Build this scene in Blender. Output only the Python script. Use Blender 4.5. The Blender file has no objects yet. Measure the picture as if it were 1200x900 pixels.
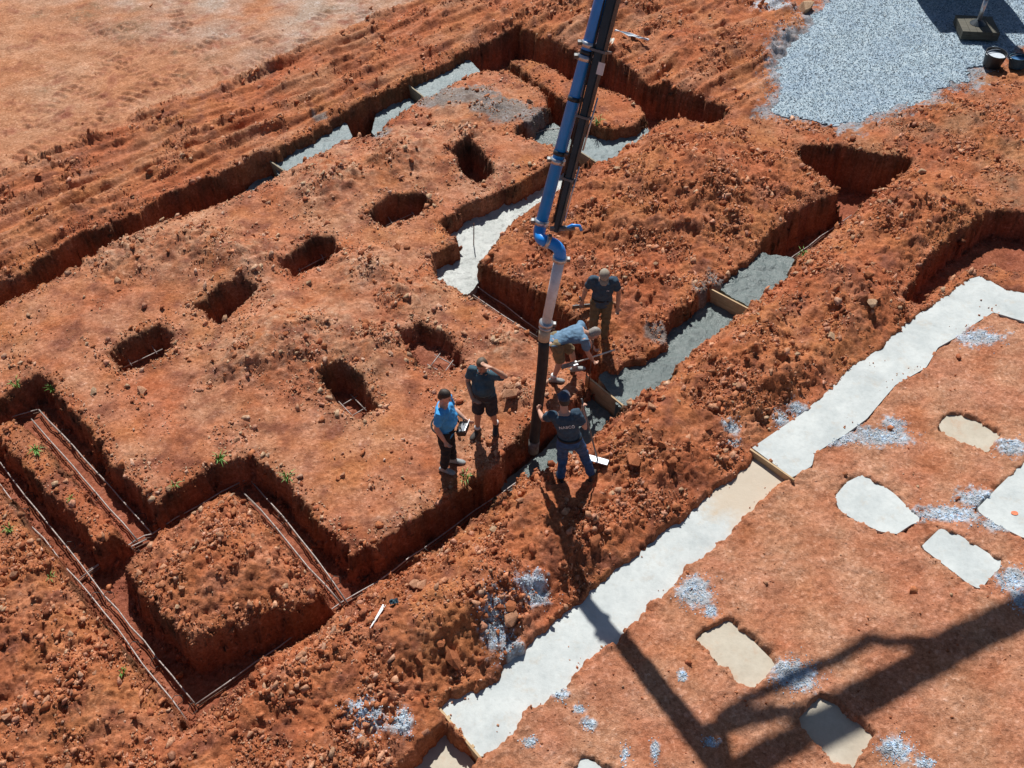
import bpy, bmesh, math, random
import numpy as np
from mathutils import Vector, Matrix

random.seed(7)
RNG = np.random.default_rng(11)
scene = bpy.context.scene
COL = scene.collection

# ------------------------------------------------------------------ camera
CAM_H, FPX, PITCH = 12.0, 1150.0, math.radians(46)
cam_d = bpy.data.cameras.new('camera')
cam_d.sensor_width = 36.0
cam_d.lens = 36.0 * FPX / 1200.0
cam_d.clip_end = 2000.0
cam = bpy.data.objects.new('camera', cam_d)
COL.objects.link(cam)
cam.location = (0, 0, CAM_H)
cam.rotation_euler = (math.radians(90) - PITCH, 0, 0)
scene.camera = cam

# ------------------------------------------------------------------ light
SUN_EL = math.radians(51)
SUN_AZ = math.radians(-4.0)            # from +Y, the sun stands ahead of the camera
world = bpy.data.worlds.new('World')
scene.world = world
world.use_nodes = True
wn = world.node_tree.nodes
sky = wn.new('ShaderNodeTexSky')
sky.sky_type = 'NISHITA'
sky.sun_disc = False
sky.sun_elevation = SUN_EL
sky.sun_rotation = SUN_AZ
sky.air_density = 1.0
sky.dust_density = 0.6
bg = wn['Background']
bg.inputs['Strength'].default_value = 0.05
world.node_tree.links.new(sky.outputs['Color'], bg.inputs['Color'])
sun_d = bpy.data.lights.new('sun', 'SUN')
sun_d.energy = 5.0
sun_d.angle = math.radians(0.5)
sun_d.color = (1.0, 0.97, 0.915)
sun = bpy.data.objects.new('sun', sun_d)
COL.objects.link(sun)
SUNV = Vector((math.sin(SUN_AZ) * math.cos(SUN_EL), math.cos(SUN_AZ) * math.cos(SUN_EL), math.sin(SUN_EL)))
sun.location = SUNV * 60
sun.rotation_euler = SUNV.to_track_quat('Z', 'Y').to_euler()
vs = scene.view_settings
vs.view_transform = 'Standard'
vs.look = 'None'
vs.exposure = 0.18
vs.gamma = 1.0
vs.use_curve_mapping = False

# ------------------------------------------------------------------ helpers
CP, SP = math.cos(PITCH), math.sin(PITCH)


def at(px, py, z=0.0):
    """survey point of the site: where the sight line of a photo point meets height z"""
    x, y = (px - 600) / FPX, -(py - 450) / FPX
    d = Vector((x, CP + y * SP, -SP + y * CP))
    t = (z - CAM_H) / d.z
    return Vector((d.x * t, d.y * t, z))


def P2(pts, z=0.0):
    return np.array([at(a, b, z)[:2] for a, b in pts])


_perm = np.random.default_rng(3).permutation(256)
_perm = np.concatenate([_perm, _perm])
_ga = np.random.default_rng(4).uniform(0, 2 * np.pi, 256)
_gx, _gy = np.cos(_ga), np.sin(_ga)


def noise(x, y, s=0):
    xi = np.floor(x).astype(np.int64); yi = np.floor(y).astype(np.int64)
    fx, fy = x - xi, y - yi
    u = fx * fx * fx * (fx * (fx * 6 - 15) + 10); v = fy * fy * fy * (fy * (fy * 6 - 15) + 10)

    def g(ix, iy, dx, dy):
        h = _perm[_perm[(ix + s * 17) & 255] + ((iy + s * 31) & 255)]
        return _gx[h] * dx + _gy[h] * dy
    a = g(xi, yi, fx, fy); b = g(xi + 1, yi, fx - 1, fy)
    c = g(xi, yi + 1, fx, fy - 1); d = g(xi + 1, yi + 1, fx - 1, fy - 1)
    a = a + (b - a) * u
    c = c + (d - c) * u
    return (a + (c - a) * v) * 1.5


def fbm(x, y, f, o=3, s=0):
    r = 0; a = 1.0
    for k in range(o):
        r = r + a * noise(x * f + k * 7.3, y * f - k * 3.1, s + k)
        f *= 2.1; a *= 0.5
    return r


_wj = np.random.default_rng(9).random((3, 512))


def lumps(x, y, f, s=0, keep=0.6):
    """cellular lumps: rounded clods of random size, 0..1"""
    x = x * f; y = y * f
    xi = np.floor(x).astype(np.int64); yi = np.floor(y).astype(np.int64)
    best = np.zeros_like(x)
    for dx in (-1, 0, 1):
        for dy in (-1, 0, 1):
            h = _perm[_perm[(xi + dx + s * 13) & 255] + ((yi + dy + s * 29) & 255)]
            jx, jy, jr = _wj[0][h], _wj[1][h], _wj[2][h]
            ex = x - (xi + dx + jx); ey = y - (yi + dy + jy)
            r = np.where(jr < keep, 0.25 + 0.55 * jr, 0.0)
            d2 = ex * ex + ey * ey
            best = np.maximum(best, np.sqrt(np.clip(r * r - d2, 0, None)))
    return best


def sstep(a, b, x):
    t = np.clip((x - a) / (b - a), 0, 1)
    return t * t * (3 - 2 * t)


def sdf(poly, X, Y, far=3.0):
    """signed distance to a polygon (negative inside); 'far' beyond its surroundings"""
    out = np.full(X.shape, far)
    lo = poly.min(0) - far; hi = poly.max(0) + far
    idx = np.where((X > lo[0]) & (X < hi[0]) & (Y > lo[1]) & (Y < hi[1]))[0]
    if len(idx) == 0:
        return out
    x = X[idx]; y = Y[idx]
    d = np.full(x.shape, far * far)
    inside = np.zeros(x.shape, bool)
    n = len(poly)
    for i in range(n):
        ax, ay = poly[i]; bx, by = poly[(i + 1) % n]
        ex, ey = bx - ax, by - ay
        t = np.clip(((x - ax) * ex + (y - ay) * ey) / (ex * ex + ey * ey + 1e-12), 0, 1)
        d = np.minimum(d, (x - ax - ex * t) ** 2 + (y - ay - ey * t) ** 2)
        if ay != by:
            c = ((ay > y) != (by > y)) & (x < ex * (y - ay) / (by - ay) + ax)
            inside ^= c
    d = np.sqrt(d)
    out[idx] = np.where(inside, -d, d)
    return out


def linedist(pts, X, Y):
    d = np.full(X.shape, 1e6); S = np.zeros(X.shape); acc = 0.0
    for i in range(len(pts) - 1):
        ax, ay = pts[i]; bx, by = pts[i + 1]
        ex, ey = bx - ax, by - ay
        L = math.hypot(ex, ey)
        t = np.clip(((X - ax) * ex + (Y - ay) * ey) / (L * L), 0, 1)
        dd = np.hypot(X - ax - ex * t, Y - ay - ey * t)
        m = dd < d
        d = np.where(m, dd, d); S = np.where(m, acc + t * L, S)
        acc += L
    return d, S


# ------------------------------------------------------------------ materials
def mat_base(name):
    m = bpy.data.materials.new(name); m.use_nodes = True
    nt = m.node_tree
    return m, nt, nt.nodes, nt.links, nt.nodes['Principled BSDF']


def nnode(N, L, scale, detail=4, rough=0.6, coord=None):
    t = N.new('ShaderNodeTexNoise')
    t.inputs['Scale'].default_value = scale
    t.inputs['Detail'].default_value = detail
    t.inputs['Roughness'].default_value = rough
    if coord is not None:
        L.new(coord, t.inputs['Vector'])
    return t


def ramp(N, L, src, stops):
    r = N.new('ShaderNodeValToRGB')
    e = r.color_ramp.elements
    while len(e) > len(stops):
        e.remove(e[-1])
    while len(e) < len(stops):
        e.new(1.0)
    for el, (p, c) in zip(e, stops):
        el.position = p; el.color = (c[0], c[1], c[2], 1)
    L.new(src, r.inputs['Fac'])
    return r


def mixc(N, L, a, b, fac, mode='MIX'):
    m = N.new('ShaderNodeMix'); m.data_type = 'RGBA'; m.blend_type = mode
    if isinstance(fac, float):
        m.inputs['Factor'].default_value = fac
    else:
        L.new(fac, m.inputs['Factor'])
    for s, k in ((a, 6), (b, 7)):
        if isinstance(s, tuple):
            m.inputs[k].default_value = (s[0], s[1], s[2], 1)
        else:
            L.new(s, m.inputs[k])
    return m.outputs[2]


def bumped(N, L, bsdf, srcs):
    prev = None
    for src, strength, dist in srcs:
        b = N.new('ShaderNodeBump')
        b.inputs['Strength'].default_value = strength
        b.inputs['Distance'].default_value = dist
        L.new(src, b.inputs['Height'])
        if prev is not None:
            L.new(prev, b.inputs['Normal'])
        prev = b.outputs['Normal']
    L.new(prev, bsdf.inputs['Normal'])


def soil_material(name, grain=1.0):
    m, nt, N, L, B = mat_base(name)
    at_ = N.new('ShaderNodeAttribute'); at_.attribute_name = 'col'
    tc = N.new('ShaderNodeTexCoord').outputs['Object']
    n1 = nnode(N, L, 2.2, 6, 0.7, tc)
    n2 = nnode(N, L, 17, 5, 0.7, tc)
    n3 = nnode(N, L, 60, 4, 0.7, tc)
    r1 = ramp(N, L, n1.outputs['Fac'], [(0.30, (0.66, 0.60, 0.56)), (0.52, (1.0, 1.0, 1.0)), (0.72, (1.22, 1.32, 1.45))])
    r2 = ramp(N, L, n2.outputs['Fac'], [(0.30, (0.62, 0.56, 0.52)), (0.5, (1.0, 1.0, 1.0)), (0.70, (1.25, 1.38, 1.55))])
    r3 = ramp(N, L, n3.outputs['Fac'], [(0.30, (0.70, 0.66, 0.64)), (0.5, (1.0, 1.0, 1.0)), (0.72, (1.3, 1.45, 1.6))])
    c = mixc(N, L, at_.outputs['Color'], r1.outputs['Color'], 0.75, 'MULTIPLY')
    c = mixc(N, L, c, r2.outputs['Color'], 0.75, 'MULTIPLY')
    c = mixc(N, L, c, r3.outputs['Color'], 0.7, 'MULTIPLY')
    vo = N.new('ShaderNodeTexVoronoi'); vo.inputs['Scale'].default_value = 26.0
    L.new(tc, vo.inputs['Vector'])
    sp_ = N.new('ShaderNodeSeparateColor'); L.new(vo.outputs['Color'], sp_.inputs['Color'])
    r4 = ramp(N, L, sp_.outputs['Red'], [(0.0, (0.66, 0.62, 0.60)), (0.45, (1.0, 1.0, 1.0)), (0.85, (1.05, 1.08, 1.1)), (1.0, (1.4, 1.7, 2.0))])
    c = mixc(N, L, c, r4.outputs['Color'], 0.55, 'MULTIPLY')
    L.new(c, B.inputs['Base Color'])
    B.inputs['Roughness'].default_value = 0.95
    B.inputs['Specular IOR Level'].default_value = 0.15
    bumped(N, L, B, [(n2.outputs['Fac'], 0.8 * grain, 0.035), (vo.outputs['Distance'], -0.55 * grain, 0.018), (n3.outputs['Fac'], 0.8 * grain, 0.014)])
    return m


def plain(name, col, rough=0.6, metal=0.0, var=0.15, scale=8.0, bump=0.0, bscale=60.0, spec=0.5):
    m, nt, N, L, B = mat_base(name)
    tc = N.new('ShaderNodeTexCoord').outputs['Object']
    n = nnode(N, L, scale, 5, 0.65, tc)
    lo = tuple(max(0, c * (1 - var * 2)) for c in col); hi = tuple(min(1, c * (1 + var * 1.6)) for c in col)
    r = ramp(N, L, n.outputs['Fac'], [(0.28, lo), (0.5, col), (0.75, hi)])
    L.new(r.outputs['Color'], B.inputs['Base Color'])
    B.inputs['Roughness'].default_value = rough
    B.inputs['Metallic'].default_value = metal
    B.inputs['Specular IOR Level'].default_value = spec
    if bump:
        nb = nnode(N, L, bscale, 4, 0.6, tc)
        bumped(N, L, B, [(nb.outputs['Fac'], bump, 0.01)])
    return m


def concrete_material(name, a, b, stain, rough=0.85, bump=0.4, bscale=25.0, dusty=None):
    m, nt, N, L, B = mat_base(name)
    tc = N.new('ShaderNodeTexCoord').outputs['Object']
    n1 = nnode(N, L, 1.6, 6, 0.7, tc); n2 = nnode(N, L, 14, 6, 0.7, tc); n3 = nnode(N, L, 70, 3, 0.6, tc)
    r1 = ramp(N, L, n1.outputs['Fac'], [(0.34, a), (0.62, b)])
    r2 = ramp(N, L, n2.outputs['Fac'], [(0.25, (0.88, 0.88, 0.88)), (0.5, (1, 1, 1)), (0.8, (1.05, 1.05, 1.05))])
    c = mixc(N, L, r1.outputs['Color'], r2.outputs['Color'], 1.0, 'MULTIPLY')
    n4 = nnode(N, L, 3.3, 6, 0.75, tc)
    rs = ramp(N, L, n4.outputs['Fac'], [(0.55, (0, 0, 0)), (0.75, (1, 1, 1))])
    mm = N.new('ShaderNodeMath'); mm.operation = 'MULTIPLY'; mm.inputs[1].default_value = 0.7
    L.new(rs.outputs['Color'], mm.inputs[0])
    c = mixc(N, L, c, stain, mm.outputs[0])
    if dusty is not None:        # a stretch of footing filmed with dried clay
        vd = N.new('ShaderNodeVectorMath'); vd.operation = 'DISTANCE'
        L.new(tc, vd.inputs[0]); vd.inputs[1].default_value = dusty
        ad = N.new('ShaderNodeMath'); ad.operation = 'MULTIPLY_ADD'
        L.new(n4.outputs['Fac'], ad.inputs[0]); ad.inputs[1].default_value = -1.6; L.new(vd.outputs['Value'], ad.inputs[2])
        rd_ = ramp(N, L, ad.outputs[0], [(0.0, (1, 1, 1)), (0.55, (0, 0, 0))])
        ml = N.new('ShaderNodeMath'); ml.operation = 'MULTIPLY'; ml.inputs[1].default_value = 0.8
        L.new(rd_.outputs['Color'], ml.inputs[0])
        c = mixc(N, L, c, (0.50, 0.40, 0.29), ml.outputs[0])
    L.new(c, B.inputs['Base Color'])
    B.inputs['Roughness'].default_value = rough
    nb = nnode(N, L, bscale, 5, 0.65, tc)
    bumped(N, L, B, [(nb.outputs['Fac'], bump, 0.03), (n3.outputs['Fac'], bump * 0.6, 0.008)])
    return m


def gravel_material(name):
    m, nt, N, L, B = mat_base(name)
    tc = N.new('ShaderNodeTexCoord').outputs['Object']
    v = N.new('ShaderNodeTexVoronoi'); v.inputs['Scale'].default_value = 30
    L.new(tc, v.inputs['Vector'])
    v2 = N.new('ShaderNodeTexVoronoi'); v2.inputs['Scale'].default_value = 60
    L.new(tc, v2.inputs['Vector'])
    n1 = nnode(N, L, 0.9, 5, 0.6, tc)
    sep = N.new('ShaderNodeSeparateColor'); L.new(v.outputs['Color'], sep.inputs['Color'])
    r = ramp(N, L, sep.outputs['Red'], [(0.0, (0.15, 0.21, 0.255)), (0.35, (0.24, 0.315, 0.375)), (0.7, (0.31, 0.39, 0.455)), (1.0, (0.44, 0.51, 0.555))])
    r1 = ramp(N, L, n1.outputs['Fac'], [(0.3, (0.86, 0.9, 0.96)), (0.6, (1.06, 1.06, 1.04))])
    c = mixc(N, L, r.outputs['Color'], r1.outputs['Color'], 1.0, 'MULTIPLY')
    L.new(c, B.inputs['Base Color'])
    B.inputs['Roughness'].default_value = 0.9
    bumped(N, L, B, [(v.outputs['Distance'], -0.8, 0.04), (v2.outputs['Distance'], -0.5, 0.02)])
    return m


def wood_material(name, a, b):
    m, nt, N, L, B = mat_base(name)
    tc = N.new('ShaderNodeTexCoord').outputs['Object']
    mp = N.new('ShaderNodeMapping'); mp.inputs['Scale'].default_value = (2.0, 30, 30)
    L.new(tc, mp.inputs['Vector'])
    n = nnode(N, L, 1.0, 6, 0.7, mp.outputs['Vector'])
    n2 = nnode(N, L, 6.0, 4, 0.6, tc)
    r = ramp(N, L, n.outputs['Fac'], [(0.3, a), (0.7, b)])
    r2 = ramp(N, L, n2.outputs['Fac'], [(0.3, (0.6, 0.55, 0.5)), (0.55, (1, 1, 1))])
    c = mixc(N, L, r.outputs['Color'], r2.outputs['Color'], 0.7, 'MULTIPLY')
    L.new(c, B.inputs['Base Color'])
    B.inputs['Roughness'].default_value = 0.8
    bumped(N, L, B, [(n.outputs['Fac'], 0.3, 0.004)])
    return m


M = {}
M['soil'] = soil_material('soil')
M['clod'] = soil_material('clod_soil', 0.7)
M['white_concrete'] = concrete_material('cured_concrete', (0.42, 0.455, 0.455), (0.55, 0.58, 0.57), (0.45, 0.39, 0.32), bump=0.22, bscale=9)
M['lower_concrete'] = concrete_material('cured_concrete_dusty', (0.42, 0.455, 0.455), (0.55, 0.58, 0.57), (0.45, 0.39, 0.32), bump=0.22, bscale=9, dusty=tuple(at(893, 556)))
M['tan_concrete'] = concrete_material('dusty_concrete', (0.42, 0.365, 0.285), (0.50, 0.45, 0.365), (0.45, 0.28, 0.18), bump=0.15, bscale=9)
M['wet_concrete'] = concrete_material('wet_concrete', (0.085, 0.115, 0.115), (0.15, 0.185, 0.18), (0.065, 0.085, 0.085), rough=0.34, bump=0.9, bscale=22)
M['grey_concrete'] = concrete_material('grey_concrete', (0.12, 0.165, 0.175), (0.205, 0.255, 0.265), (0.10, 0.13, 0.135), rough=0.5, bump=0.7, bscale=20)
M['setting_concrete'] = concrete_material('setting_concrete', (0.33, 0.355, 0.34), (0.47, 0.49, 0.47), (0.20, 0.22, 0.21), rough=0.40, bump=0.8, bscale=16)
M['gravel'] = gravel_material('crushed_stone')
M['pebble'] = soil_material('pebble_stone', 0.3)
M['plywood'] = wood_material('plywood', (0.42, 0.28, 0.15), (0.62, 0.45, 0.27))
M['old_wood'] = wood_material('weathered_wood', (0.20, 0.16, 0.10), (0.40, 0.34, 0.24))
M['dark_wood'] = wood_material('tarred_wood', (0.05, 0.048, 0.036), (0.13, 0.12, 0.09))
M['white_wood'] = wood_material('pale_wood', (0.62, 0.58, 0.50), (0.78, 0.75, 0.68))
M['steel'] = plain('rebar_steel', (0.34, 0.29, 0.27), 0.5, 0.15, 0.3, 25)
M['rust'] = plain('rusty_steel', (0.18, 0.10, 0.07), 0.8, 0.2, 0.3, 20)
M['tie'] = plain('tie_wire', (0.07, 0.06, 0.055), 0.6, 0.5, 0.2)
M['blue_paint'] = plain('blue_pipe_paint', (0.018, 0.29, 0.88), 0.38, 0.0, 0.10, 5, 0.05)
M['boom_black'] = plain('boom_dark_paint', (0.018, 0.032, 0.045), 0.42, 0.0, 0.25, 4, 0.05)
M['boom_grey'] = plain('boom_worn_steel', (0.16, 0.16, 0.16), 0.5, 0.5, 0.3, 14)
M['silver'] = plain('galvanised_steel', (0.55, 0.57, 0.60), 0.35, 0.8, 0.12, 10)
M['light_pipe'] = plain('pale_reducer_paint', (0.62, 0.68, 0.74), 0.4, 0.1, 0.10, 12)
M['tan_band'] = plain('hose_ferrule', (0.50, 0.43, 0.32), 0.6, 0.2, 0.15, 20)
M['rubber'] = plain('black_rubber', (0.020, 0.021, 0.024), 0.6, 0.0, 0.3, 10, 0.2, 40)
M['grey_rubber'] = plain('cement_stained_rubber', (0.16, 0.15, 0.14), 0.8, 0.0, 0.3, 20, 0.2, 40)
M['white_paint'] = plain('white_paint', (0.75, 0.75, 0.74), 0.5, 0, 0.06, 10)
M['truck_paint'] = plain('truck_white_paint', (0.55, 0.57, 0.6), 0.4, 0, 0.08, 3)
M['skin'] = plain('skin', (0.48, 0.25, 0.16), 0.55, 0, 0.1, 12)
M['skin_pale'] = plain('skin_pale', (0.56, 0.31, 0.22), 0.55, 0, 0.1, 12)
M['hair_dark'] = plain('dark_hair', (0.035, 0.024, 0.018), 0.6, 0, 0.3, 60, 0.4, 150)
M['hair_brown'] = plain('brown_hair', (0.11, 0.075, 0.05), 0.6, 0, 0.3, 60, 0.4, 150)
M['hair_grey'] = plain('grey_hair', (0.30, 0.27, 0.24), 0.6, 0, 0.25, 60, 0.4, 150)
M['cap_tan'] = plain('tan_cap', (0.34, 0.29, 0.23), 0.9, 0, 0.12, 30)
M['cap_navy'] = plain('navy_cap', (0.025, 0.05, 0.10), 0.85, 0, 0.2, 30)
M['navy'] = plain('navy_cotton', (0.032, 0.066, 0.105), 0.9, 0, 0.2, 10, 0.5, 25)
M['teal'] = plain('slate_cotton', (0.038, 0.085, 0.115), 0.9, 0, 0.2, 10, 0.5, 25)
M['sky_blue'] = plain('bright_blue_cotton', (0.06, 0.36, 0.78), 0.9, 0, 0.15, 10, 0.5, 25)
M['grey_blue'] = plain('grey_blue_cotton', (0.13, 0.23, 0.34), 0.9, 0, 0.2, 10, 0.5, 25)
M['olive'] = plain('olive_canvas', (0.13, 0.105, 0.06), 0.9, 0, 0.2, 12, 0.5, 25)
M['khaki'] = plain('khaki_canvas', (0.21, 0.16, 0.09), 0.9, 0, 0.2, 12, 0.5, 25)
M['jeans'] = plain('blue_denim', (0.03, 0.085, 0.20), 0.9, 0, 0.25, 14, 0.5, 30)
M['black_cloth'] = plain('black_cloth', (0.014, 0.015, 0.02), 0.9, 0, 0.25, 12, 0.5, 25)
M['charcoal'] = plain('charcoal_cloth', (0.03, 0.033, 0.042), 0.9, 0, 0.2, 12, 0.5, 25)
M['boot'] = plain('muddy_boot', (0.045, 0.035, 0.03), 0.7, 0, 0.35, 25)
M['shoe_grey'] = plain('grey_shoe', (0.30, 0.32, 0.32), 0.7, 0, 0.2, 25)
M['grass'] = plain('grass_blade', (0.12, 0.28, 0.035), 0.6, 0, 0.35, 5)
M['eye'] = plain('eye_dark', (0.03, 0.02, 0.02), 0.3)
M['lip'] = plain('lip', (0.36, 0.13, 0.10), 0.5)
M['black_plastic'] = plain('black_plastic', (0.02, 0.02, 0.022), 0.45)
M['blue_plastic'] = plain('blue_plastic', (0.04, 0.16, 0.36), 0.4)
M['yellow'] = plain('yellow_plastic', (0.5, 0.32, 0.02), 0.5)
M['glass'] = plain('dark_glass', (0.02, 0.03, 0.04), 0.08)


# ------------------------------------------------------------------ object helpers
def link(o):
    COL.objects.link(o)
    return o


def tag(o, label=None, cat=None, group=None, kind=None):
    if label: o['label'] = label
    if cat: o['category'] = cat
    if group: o['group'] = group
    if kind: o['kind'] = kind
    return o


def empty(name, loc, label, cat, rz=0.0, group=None):
    o = bpy.data.objects.new(name, None)
    o.empty_display_size = 0.2
    link(o)
    o.location = loc; o.rotation_euler = (0, 0, rz)
    return tag(o, label, cat, group)


def mesh_obj(name, me, mat, parent=None, smooth=False):
    o = bpy.data.objects.new(name, me)
    link(o)
    if mat is not None and not me.materials:
        me.materials.append(mat)
    if parent is not None:
        o.parent = parent
    if smooth:
        me.polygons.foreach_set('use_smooth', np.ones(len(me.polygons), bool))
    return o


def bm_obj(name, bm, mat, parent=None, smooth=False):
    me = bpy.data.meshes.new(name)
    bm.normal_update(); bm.to_mesh(me); bm.free()
    return mesh_obj(name, me, mat, parent, smooth)


def big_mesh(name, V, Fq, mat, smooth=True, col=None, kind=None):
    """numpy verts + faces (n x k) to a mesh object"""
    me = bpy.data.meshes.new(name)
    k = Fq.shape[1]
    me.vertices.add(len(V)); me.vertices.foreach_set('co', np.ascontiguousarray(V, dtype=np.float32).ravel())
    me.loops.add(Fq.size); me.loops.foreach_set('vertex_index', np.ascontiguousarray(Fq, dtype=np.int32).ravel())
    me.polygons.add(len(Fq))
    me.polygons.foreach_set('loop_start', np.arange(0, Fq.size, k, dtype=np.int32))
    me.polygons.foreach_set('loop_total', np.full(len(Fq), k, dtype=np.int32))
    if smooth:
        me.polygons.foreach_set('use_smooth', np.ones(len(Fq), bool))
    me.update(calc_edges=True)
    if col is not None:
        a = me.color_attributes.new('col', 'FLOAT_COLOR', 'POINT')
        c4 = np.ones((len(V), 4), np.float32); c4[:, :3] = col
        a.data.foreach_set('color', c4.ravel())
    me.validate()
    o = mesh_obj(name, me, mat)
    if kind:
        o['kind'] = kind
    return o


def add_box(bm, c, s, rot=None, bevel=0.0):
    r = bmesh.ops.create_cube(bm, size=1.0)
    vs_ = r['verts']
    mt = Matrix.Translation(Vector(c)) @ (rot.to_4x4() if rot is not None else Matrix.Identity(4)) @ Matrix.Diagonal((s[0], s[1], s[2], 1))
    bmesh.ops.transform(bm, matrix=mt, verts=vs_)
    if bevel:
        es = list({e for v in vs_ for e in v.link_edges})
        bmesh.ops.bevel(bm, geom=es, offset=bevel, segments=2, affect='EDGES', profile=0.6)


def add_tube(bm, pts, rad, seg=10, cap=True):
    """tube along a polyline; rad is a number or a list"""
    pts = [Vector(p) for p in pts]
    n = len(pts)
    if not hasattr(rad, '__len__'):
        rad = [rad] * n
    rings = []
    up = None
    for i, p in enumerate(pts):
        if i == 0: t = pts[1] - p
        elif i == n - 1: t = p - pts[i - 1]
        else: t = (pts[i + 1] - p).normalized() + (p - pts[i - 1]).normalized()
        t.normalize()
        if up is None:
            up = t.orthogonal().normalized()
        else:
            up = (up - t * up.dot(t))
            up = up.normalized() if up.length > 1e-6 else t.orthogonal().normalized()
        sd = t.cross(up)
        rings.append([bm.verts.new(p + (up * math.cos(a) + sd * math.sin(a)) * rad[i]) for a in [2 * math.pi * k / seg for k in range(seg)]])
    for i in range(n - 1):
        for k in range(seg):
            bm.faces.new((rings[i][k], rings[i][(k + 1) % seg], rings[i + 1][(k + 1) % seg], rings[i + 1][k]))
    if cap:
        bm.faces.new(rings[0][::-1]); bm.faces.new(rings[-1])


def tube_obj(name, pts, rad, mat, parent=None, seg=10, smooth=True):
    bm = bmesh.new(); add_tube(bm, pts, rad, seg)
    return bm_obj(name, bm, mat, parent, smooth)


def bezier(p0, p1, p2, p3, n=10):
    p0, p1, p2, p3 = map(Vector, (p0, p1, p2, p3))
    return [p0 * (1 - t) ** 3 + p1 * 3 * t * (1 - t) ** 2 + p2 * 3 * t * t * (1 - t) + p3 * t ** 3 for t in [k / n for k in range(n + 1)]]

# ------------------------------------------------------------------ site plan (top edges of the cuts)
A_DIR = np.array([math.cos(math.radians(43)), math.sin(math.radians(43))])
B_DIR = np.array([A_DIR[1], -A_DIR[0]])

ISL_C = P2([(143, 666), (186, 629), (230, 602), (270, 576), (299, 605), (352, 660), (384, 699), (330, 723), (228, 760), (198, 732), (160, 694)])
ISL_D = P2([(-14, 500), (12, 489), (29, 500), (75, 552), (124, 606), (137, 626), (114, 640), (96, 619), (78, 597), (51, 574), (22, 541), (0, 512)])
ISL_R = P2([(596, 70), (622, 68), (642, 75), (668, 93), (700, 101), (735, 112), (752, 124), (757, 136), (745, 148), (712, 152), (684, 144), (668, 122), (640, 102), (612, 86)])
CUTS = [
    # lower-left footing loop and front trench
    (P2([(-90, 515), (-40, 492), (0, 469), (13, 458), (42, 442), (56, 449), (67, 469), (96, 496), (124, 540), (151, 567), (172, 588), (182, 597),
         (211, 573), (264, 546), (298, 541), (332, 569), (377, 618), (400, 643), (412, 656), (440, 643), (480, 612), (510, 597), (545, 575), (575, 553),
         (597, 527), (620, 502), (655, 482), (680, 468), (690, 446), (697, 428), (724, 433), (748, 420), (778, 404), (786, 384), (800, 368), (817, 355),
         (836, 340), (880, 306), (907, 277), (947, 247), (985, 232), (1002, 250), (930, 303), (920, 324), (905, 339), (876, 358), (851, 380), (817, 407),
         (795, 427), (785, 442), (758, 457), (729, 477), (700, 508), (655, 538), (616, 560), (568, 598), (514, 644), (480, 662), (430, 692), (330, 765),
         (238, 838), (217, 850), (120, 728), (60, 648), (0, 573), (-60, 500)]), 0.62),
    # trench by the upper field, round the far corner
    (P2([(-70, 372), (-40, 352), (0, 332), (50, 306), (93, 283), (160, 255), (200, 230), (253, 211), (310, 186), (327, 178), (367, 157), (393, 140), (430, 121),
         (477, 98), (523, 76), (573, 50), (607, 32), (633, 48), (683, 66), (707, 64), (733, 84), (753, 101), (800, 112), (850, 129), (836, 146), (800, 138),
         (775, 140), (762, 152), (748, 168), (727, 184), (706, 197), (668, 176), (628, 164), (606, 158), (602, 148), (622, 142), (646, 122), (640, 108), (596, 80),
         (556, 82), (543, 89), (512, 107), (484, 119), (452, 143), (438, 160), (407, 158), (398, 163), (333, 200), (293, 222), (227, 248), (117, 299), (0, 352), (-60, 380)]), 0.78),
    # middle trench
    (P2([(519, 261), (546, 241), (590, 224), (617, 212), (639, 200), (668, 176), (706, 197), (683, 206), (661, 224), (632, 239), (607, 253), (590, 266),
         (579, 285), (561, 306), (585, 323), (627, 350), (666, 373), (692, 388), (702, 402), (700, 428), (690, 446), (668, 425), (640, 405), (627, 396),
         (578, 362), (546, 341), (517, 323), (504, 302), (536, 284)]), 0.62),
    # right-hand trench arm
    (P2([(926, 184), (944, 172), (985, 170), (1030, 182), (1070, 186), (1060, 198), (1034, 222), (1012, 238), (1002, 250), (994, 244), (984, 230), (968, 210), (946, 201)]), 1.0),
    # cut on the right behind the white footing
    (P2([(1060, 350), (1075, 322), (1100, 292), (1130, 270), (1155, 252), (1180, 247), (1260, 262), (1280, 300), (1230, 318), (1182, 316), (1160, 309), (1128, 317), (1098, 337), (1075, 352)]), 0.62),
]
PITS = [
    (P2([(126, 413), (149, 397), (184, 381), (198, 386), (202, 398), (192, 412), (143, 434)]), 0.55),
    (P2([(231, 356), (244, 349), (259, 335), (282, 329), (300, 337), (293, 350), (273, 364), (256, 377), (245, 373)]), 0.6),
    (P2([(328, 309), (345, 297), (369, 279), (389, 281), (398, 295), (380, 309), (343, 322)]), 0.55),
    (P2([(433, 252), (457, 232), (497, 229), (506, 238), (490, 250), (450, 266)]), 0.5),
    (P2([(533, 183), (547, 171), (563, 178), (578, 202), (560, 214), (543, 203)]), 0.55),
    (P2([(470, 390), (493, 378), (527, 395), (541, 423), (527, 431), (490, 424)]), 0.4),
    (P2([(376, 440), (400, 429), (425, 447), (439, 477), (418, 488), (390, 470)]), 0.5),
]
FOOT_HI = P2([(885, 527), (943, 487), (973, 460), (1000, 432), (1033, 410), (1050, 391), (1087, 363), (1110, 347), (1133, 330), (1150, 326), (1177, 341), (1200, 346), (1270, 362),
              (1270, 405), (1200, 374), (1163, 362), (1143, 374), (1120, 391), (1097, 404), (1083, 427), (1047, 448), (1013, 488), (987, 508), (951, 530), (948, 544), (925, 558)])
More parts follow.
